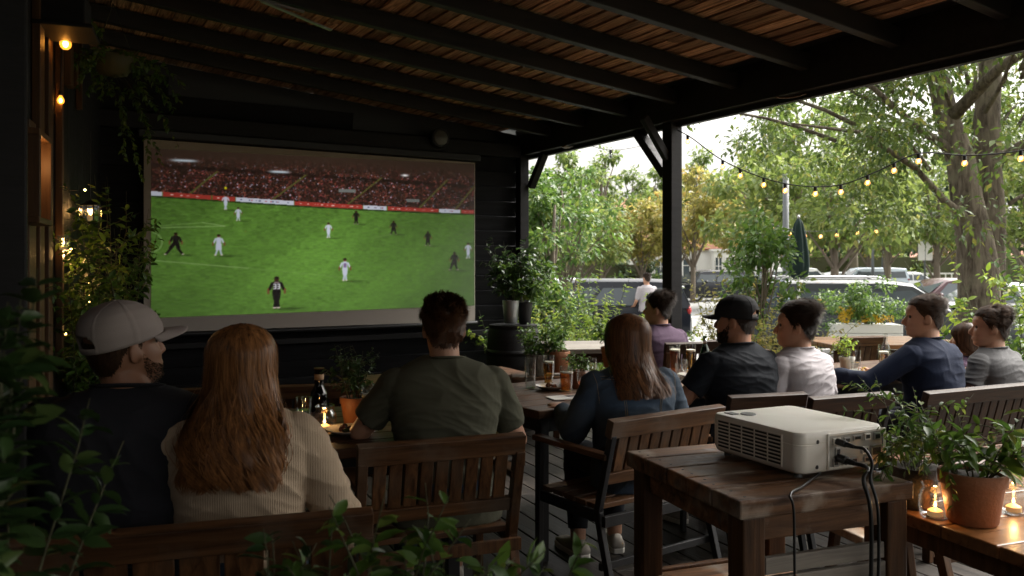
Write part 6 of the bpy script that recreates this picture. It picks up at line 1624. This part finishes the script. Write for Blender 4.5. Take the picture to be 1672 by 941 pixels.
# ------------------------------------------------------------------ houses, fence, lamps
def house(label, loc, rz, w, d, h, rh, wins, mat='white_paint', bay=None):
    t = thing('house', label, 'house', loc, rz)
    m = MB(); m.box((0, 0, h / 2), (w, d, h)); m.add([(-w / 2, -d / 2, h), (-w / 2, d / 2, h), (-w / 2, 0, h + rh)], [(0, 1, 2)]); m.add([(w / 2, -d / 2, h), (w / 2, d / 2, h), (w / 2, 0, h + rh)], [(0, 1, 2)]); m.build('wall', M[mat], t)
    m = MB()
    for s in (-1, 1): m.beam((0, s * (d / 2 + .3), h - .15), (0, 0, h + rh + .05), w + .5, .14, (0, 0, 1))
    rf = m.build('roof', M['roof_tile'], t); m = MB(); m.box((w * .25, .3, h + rh), (.5, .5, 1.3)); m.build('chimney', M['roof_tile'], rf)
    def win(x, z, ww, hh, y0=-d / 2):
        m = MB(); m.box((x, y0 - .02, z), (ww, .05, hh)); o = m.build('window', M['window'], t)
        m = MB()
        for s in (-1, 1): m.box((x + s * ww / 2, y0 - .04, z), (.08, .08, hh + .08)); m.box((x, y0 - .042, z + s * hh / 2), (ww + .08, .08, .08))
        m.box((x, y0 - .046, z), (.06, .06, hh)); m.box((x, y0 - .05, z + hh * .15), (ww, .05, .05)); m.build('frame', M['white_paint'], o)
    for q in wins: win(*q)
    if bay:
        x, ww, hh = bay; m = MB(); m.box((x, -d / 2 - .6, hh / 2), (ww, 1.2, hh)); m.box((x, -d / 2 - .62, hh + .08), (ww + .3, 1.4, .16)); m.build('bay', M['white_paint'], t)
        for k in range(4): win(x - ww / 2 + ww * (k + .5) / 4, hh * .55, ww / 4 - .22, hh * .62, -d / 2 - 1.2)
    return t
house('white house with glazed bay right of the post', g(1172, 62), R(-4), 7.5, 7, 3.2, 2.0, [(-2.6, 1.7, 1.0, 1.4)], bay=(.3, 2.9, 2.9))
house('white single storey house behind the post with small windows', g(1068, 64), R(3), 5, 6, 3.1, 1.9, [(-1.5, 1.6, .9, 1.6), (-.2, 1.6, .9, 1.6), (1.3, 1.6, .9, 1.6)])
house('taller white house with red tiled roof above the hedge', g(1022, 78), R(12), 6.5, 7, 5.6, 2.6, [(-1.9, 4.3, 1.0, 1.4), (0, 4.3, 1.0, 1.4), (1.9, 4.3, 1.0, 1.4), (-1.0, 1.6, 1.2, 1.4)])
house('long pale building far behind the lamp posts', g(1440, 100), R(-3), 34, 8, 3.0, 1.4, [(-15 + 2.5 * k, 1.6, 1.2, 1.5) for k in range(13)])
t = thing('white_railing', 'long white railing beyond the parked cars on the right', 'fence', g(1430, 67), 0)
m = MB()
for k in range(40): m.box((-9.8 + k * .5, 0, .65), (.09, .06, 1.3))
for z in (.12, .7, 1.28): m.box((0, -.04, z), (20, .05, .12))
m.build('rails', M['white_paint'], t)
t = thing('garden_fence', 'grey panel fence behind the white hatchback', 'fence', g(1020, 55), 0)
m = MB()
for k in range(9): m.box((-3.2 + k * .8, 0, .8), (.12, .12, 1.6))
m.box((0, .03, .75), (6.4, .04, 1.2)); m.build('panels', M['grey_pole'], t)
def lamp(label, px, d, h, two=True):
    t = thing('street_lamp', label, 'street lamp', g(px, d), R(0), 'street lamps over the car park'); m = MB(); m.tube([(0, 0, 0), (0, 0, h)], [.09, .055], 10); m.build('post', M['grey_pole'], t, smooth=True)
    for s in ((-1, 1) if two else (1,)):
        m = MB(); m.tube([(0, 0, h), (s * .5, 0, h + .06)], .03, 8); m.build('arm', M['grey_pole'], t); m = MB(); m.box((s * .62, 0, h + .05), (.5, .2, .09)); m.build('lamp_head', M['white_paint'], t, bevel=.02)
lamp('twin armed pale street lamp left of the other lamp', 1425, 44, 4.1); lamp('twin armed street lamp behind the nearer lamp', 1441, 60, 5.0); lamp('slim single street lamp right of the twin lamps', 1452, 64, 4.6, False)
t = thing('road_sign', 'pale double panel sign on a pole beyond the cars', 'sign', g(1510, 44)); m = MB(); m.tube([(0, 0, 0), (0, 0, 3.2)], .05, 8); m.build('post', M['grey_pole'], t)
for s in (-1, 1): m = MB(); m.box((s * .20, -.06, 2.65), (.36, .03, 1.0)); m.build('sign_panel', M['white_paint'], t, bevel=.01)

# ------------------------------------------------------------------ cars
def car(name, label, loc, rz, L=4.5, W_=1.78, H=1.46, colour=(.02, .025, .04), kind='wagon', rough=.25, group='parked cars'):
    t = thing(name, label, 'car', loc, R(rz), group)
    P = plain('car_paint', colour, rough, .05, .25, coat=.12)
    # stations along the length (x: rear - to front +): lower edge, belt, roof height, half widths
    gh = {'wagon': [(-.49, .60), (-.44, .98), (-.30, 1), (.02, 1), (.10, .97), (.27, .62)], 'sedan': [(-.36, .62), (-.20, .95), (-.10, 1), (.04, 1), (.10, .96), (.26, .62)], 'van': [(-.495, .60), (-.475, .97), (-.30, 1), (.16, 1), (.24, .96), (.37, .60)]}[kind]
    belt = .60 * H
    xs = [-.5, -.49, -.44, -.3, -.1, .1, .27, .36, .44, .485, .5]
    top = {'wagon': [.42, .58, .61, .61, .61, .61, .60, .57, .53, .46, .36], 'van': [.42, .58, .60, .60, .60, .60, .60, .59, .55, .47, .36], 'sedan': [.42, .58, .61, .62, .61, .61, .60, .57, .53, .46, .36]}[kind]
    wd = [.80, .90, .96, 1, 1, 1, .99, .97, .92, .84, .74]
    m = MB(); rings = []
    for x, tp, w in zip(xs, top, wd):
        hw = W_ / 2 * w; zt = tp * H; zb = .19 if abs(x) < .47 else .26
        sec = [(-hw * .92, zb), (-hw, zb + .12), (-hw, zt - .16), (-hw * .95, zt - .03), (-hw * .82, zt), (0, zt + .015), (hw * .82, zt), (hw * .95, zt - .03), (hw, zt - .16), (hw, zb + .12), (hw * .92, zb)]
        rings.append([Vector((x * L, y, z)) for y, z in sec])
    m.loft(rings); m.build('body', P, t, smooth=True, autosmooth=38, recalc=True)
    m = MB(); rings = []
    for x, q in gh:
        hw = W_ / 2 * (.90 - .20 * max(0, (q - .6) / .4)); zt = q * H; hb = W_ / 2 * .93
        sec = [(-hb, belt - .03), (-hw, max(zt - .05, belt - .01)), (-hw * .85, zt), (0, zt + .02), (hw * .85, zt), (hw, max(zt - .05, belt - .01)), (hb, belt - .03)]
        rings.append([Vector((x * L, y, z)) for y, z in sec])
    m.loft(rings); m.build('cabin', P, t, smooth=True, autosmooth=30, recalc=True)
    def quad(nm_, pts):
        m = MB(); pts = [Vector(p) for p in pts]; n_ = (pts[1] - pts[0]).cross(pts[2] - pts[0]).normalized() * .006
        m.add([p + n_ for p in pts] + [p - n_ for p in pts], [(0, 1, 2, 3), (7, 6, 5, 4), (0, 4, 5, 1), (1, 5, 6, 2), (2, 6, 7, 3), (3, 7, 4, 0)]); m.build(nm_, M['car_glass'], t)
    r1, r2, f2, f1 = gh[0], gh[1], gh[4], gh[5]
    def hw(q): return W_ / 2 * (.90 - .20 * max(0, (q - .6) / .4))
    for s in (-1, 1):
        yb, yt = s * (W_ / 2 * .93 + .004), s * (hw(.97) + .006); zt = .91 * H; xm = (r2[0] + f2[0]) / 2 * L
        xa, xb = r2[0] * L + .10, f2[0] * L - .03; xr, xf_ = r1[0] * L + .16, f1[0] * L - .22
        n_seg = 3 if kind != 'sedan' else 2
        for k in range(n_seg):
            a, b2 = k / n_seg, (k + 1) / n_seg
            lo0, lo1 = xr + (xf_ - xr) * a + .04, xr + (xf_ - xr) * b2 - .04; hi0, hi1 = xa + (xb - xa) * a + .04, xa + (xb - xa) * b2 - .04
            pts = [(lo0, yb, belt + .03), (lo1, yb, belt + .03), (hi1, yt, zt), (hi0, yt, zt)]
            quad('side_window', pts if s < 0 else pts[::-1])
    def screen(a, b2, sgn):
        xa, za, xb, zb = a[0] * L, max(a[1] * H, belt) + .02, b2[0] * L, b2[1] * H - .03
        off = Vector((sgn * .012, 0, .012)); ya, yb = hw(a[1]) * .92, hw(b2[1]) * .86
        pts = [Vector((xa, -ya, za)) + off, Vector((xa, ya, za)) + off, Vector((xb, yb, zb)) + off, Vector((xb, -yb, zb)) + off]
        quad('windscreen' if sgn > 0 else 'rear_window', pts if sgn > 0 else pts[::-1])
    screen(f1, f2, 1); screen(r1, r2, -1)
    for sx in (-.31, .31):
        for s in (-1, 1):
            m = MB(); m.lathe([(.20, -.1), (.31, -.1), (.325, -.06), (.325, .06), (.31, .1), (.20, .1)], 28, closed=True); xf = Matrix.Translation((sx * L, s * (W_ / 2 - .10), .325)) @ Matrix.Rotation(R(90), 4, 'X')
            w = m.build('wheel', M['tyre'], t, smooth=True, autosmooth=40, xf=xf)
            m = MB(); m.lathe([(.0, s * -.085), (.04, s * -.085), (.05, s * -.07), (.17, s * -.06), (.205, s * -.088), (.205, 0), (0, 0)], 28)
            m.build('rim', M['rim'], w, smooth=True, autosmooth=30, xf=xf)
            m = MB(); m.lathe([(.33, -.08), (.37, -.08), (.37, .08), (.33, .08)], 28, closed=True); m.build('wheel_arch', M['dark_plastic'], t, xf=Matrix.Translation((sx * L, s * (W_ / 2 - .075), .325)) @ Matrix.Rotation(R(90), 4, 'X'))
    for s in (-1, 1):
        m = MB(); m.ball((.465 * L, s * W_ * .36, .46 * H), (.14, .17, .075), 14, 8, Matrix.Rotation(-s * .5, 3, 'Z')); m.build('headlight', M['head_lamp'], t, smooth=True)
        m = MB(); m.ball((-.485 * L, s * W_ * .40, .55 * H), (.06, .13, .11), 12, 8); m.build('tail_light', M['tail_lamp'], t, smooth=True)
        m = MB(); m.ball((.20 * L, s * (W_ / 2 + .09), belt + .06), (.07, .11, .075), 12, 8); m.build('wing_mirror', P, t, smooth=True)
    m = MB(); m.box((.497 * L, 0, .30 * H), (.03, W_ * .55, .14)); m.build('front_grille', M['dark_plastic'], t, bevel=.01)
    return t
car('parked_car', 'dark navy estate car behind the fern', g(958, 19), 176, 4.6, 1.8, 1.50, (.010, .012, .018))
car('parked_car', 'black van shaped car right of the post', g(1163, 43.5), 196, 4.5, 1.8, 1.62, (.016, .018, .024), 'van')
car('parked_car', 'white small estate seen beyond the standing man', g(992, 56), 12, 4.4, 1.75, 1.66, (.62, .64, .66), 'van')
car('parked_car', 'silver car half hidden left of the navy estate', g(912, 25), 185, 4.5, 1.8, 1.44, (.50, .52, .54), 'sedan')
car('parked_car', 'dark green car hidden behind the post', g(1085, 50), 180, 4.3, 1.75, 1.42, (.03, .05, .045), 'sedan')
c = car('parked_car', 'grey estate car with roof bars behind the white planter', g(1432, 15.6), -12, 4.7, 1.82, 1.52, (.045, .05, .055), 'wagon', rough=.18)
m = MB()
for s in (-1, 1): m.tube([(-1.8, s * .56, 1.55), (-1.7, s * .56, 1.59), (-.1, s * .56, 1.59), (0, s * .56, 1.55)], .02, 6)
m.build('roof_bar', M['metal'], c, smooth=True)
car('parked_car', 'dark red saloon behind the navy topped man', g(1545, 26.5), 188, 4.5, 1.8, 1.42, (.05, .018, .022), 'sedan')
car('parked_car', 'white saloon beside the big tree trunk', g(1625, 22.5), 184, 4.5, 1.8, 1.35, (.66, .66, .66), 'sedan')
car('parked_car', 'white van shaped car far behind the closed parasol', g(1300, 56), 8, 4.9, 1.9, 1.75, (.66, .67, .68), 'van')
car('parked_car', 'silver saloon far behind the thick pale trunk', g(1362, 57), 182, 4.5, 1.8, 1.45, (.52, .54, .56), 'sedan')
car('parked_car', 'pale blue grey van shaped car under the lamps', g(1420, 56), 182, 4.7, 1.85, 1.75, (.40, .46, .52), 'van')
car('parked_car', 'white saloon far left of the road sign', g(1487, 57), 2, 4.5, 1.8, 1.45, (.62, .63, .64), 'sedan')
car('parked_car', 'grey saloon in front of the white bay windowed house', g(1235, 44), 172, 4.4, 1.8, 1.42, (.22, .23, .25), 'sedan')
car('parked_car', 'black hatch left of the dark red saloon', g(1330, 27), 186, 4.5, 1.8, 1.46, (.03, .03, .035), 'wagon')

# ------------------------------------------------------------------ strings of bulbs outside
def string(name, label, pts, bulbs, r, mat, glow, drop=.05, n=90):
    t = thing(name, label, 'string lights', (0, 0, 0), 0, 'outdoor strings of bulbs')
    line = bez(pts, n); m = MB(); m.tube(line, .0045, 6); m.build('cord', M['cable'], t, smooth=True)
    for b2 in bulbs:
        q = min(line, key=lambda p: (Vector(p) - b2).length); x = q.x; y = q.y; z = q.z - drop
        m = MB(); m.lathe([(0, 0), (r * .55, 0), (r * .6, -r * .3), (r * .55, -r * 1.6), (0, -r * 1.6)], 12, (x, y, q.z)); so_ = m.build('socket', M['dark_plastic'], t, smooth=True, autosmooth=40)
        zb = q.z - r * 2.4
        m = MB(); m.lathe([(r * .45, r * .9), (r * .6, r * .6), (r * .95, 0), (r * .9, -r * .45), (r * .5, -r * .9), (0, -r * 1.02)], 14, (x, y, zb)); bo = m.build('bulb', M['bulb_glass'] if glow else M['glass'], t, smooth=True)
        m = MB(); m.ball((x, y, zb), (r * .5, r * .5, r * .62), 10, 8); m.build('filament', mat, bo, smooth=True)
    return t
cord = [(1105, 212), (1130, 226), (1180, 262), (1247, 291), (1310, 304), (1373, 302), (1430, 281), (1500, 251), (1575, 254), (1640, 250), (1700, 240)]
dd = [6.30, 6.2, 6.0, 5.8, 5.6, 5.5, 5.35, 5.2, 5.05, 4.9, 4.8]
pts = [at(x, y, d) for (x, y), d in zip(cord, dd)]
pb = [(1122, 226), (1180, 262), (1210, 278), (1247, 291), (1283, 299), (1329, 304), (1373, 302), (1417, 287), (1458, 268), (1502, 251), (1574, 254), (1668, 246)]
string('string_light', 'black string of warm bulbs sagging in front of the big tree', pts, [at(x, y, np.interp(x, [c_[0] for c_ in cord], dd)) for x, y in pb], .0195, M['bulb_out'], True)
pts = [at(925, 228, 8.2), at(960, 237, 8.6), at(997, 245, 9.0), at(1040, 240, 9.4), at(1082, 226, 9.8)]
string('string_light', 'thin dark string with one unlit bulb against the sky', pts, [at(997, 245, 9.0)], .028, M['grey_plastic'], False)
pts = [at(1240, 360, 16), at(1290, 374, 16), at(1340, 378, 16), at(1400, 372, 16), at(1450, 368, 16), at(1540, 350, 16)]
string('string_light', 'distant string of tiny glowing bulbs beyond the parasol', pts, [at(x, y, 16) for x, y in ((1262, 366), (1290, 374), (1315, 376), (1340, 378), (1368, 376), (1400, 372), (1430, 369))], .04, M['bulb_out'], True)
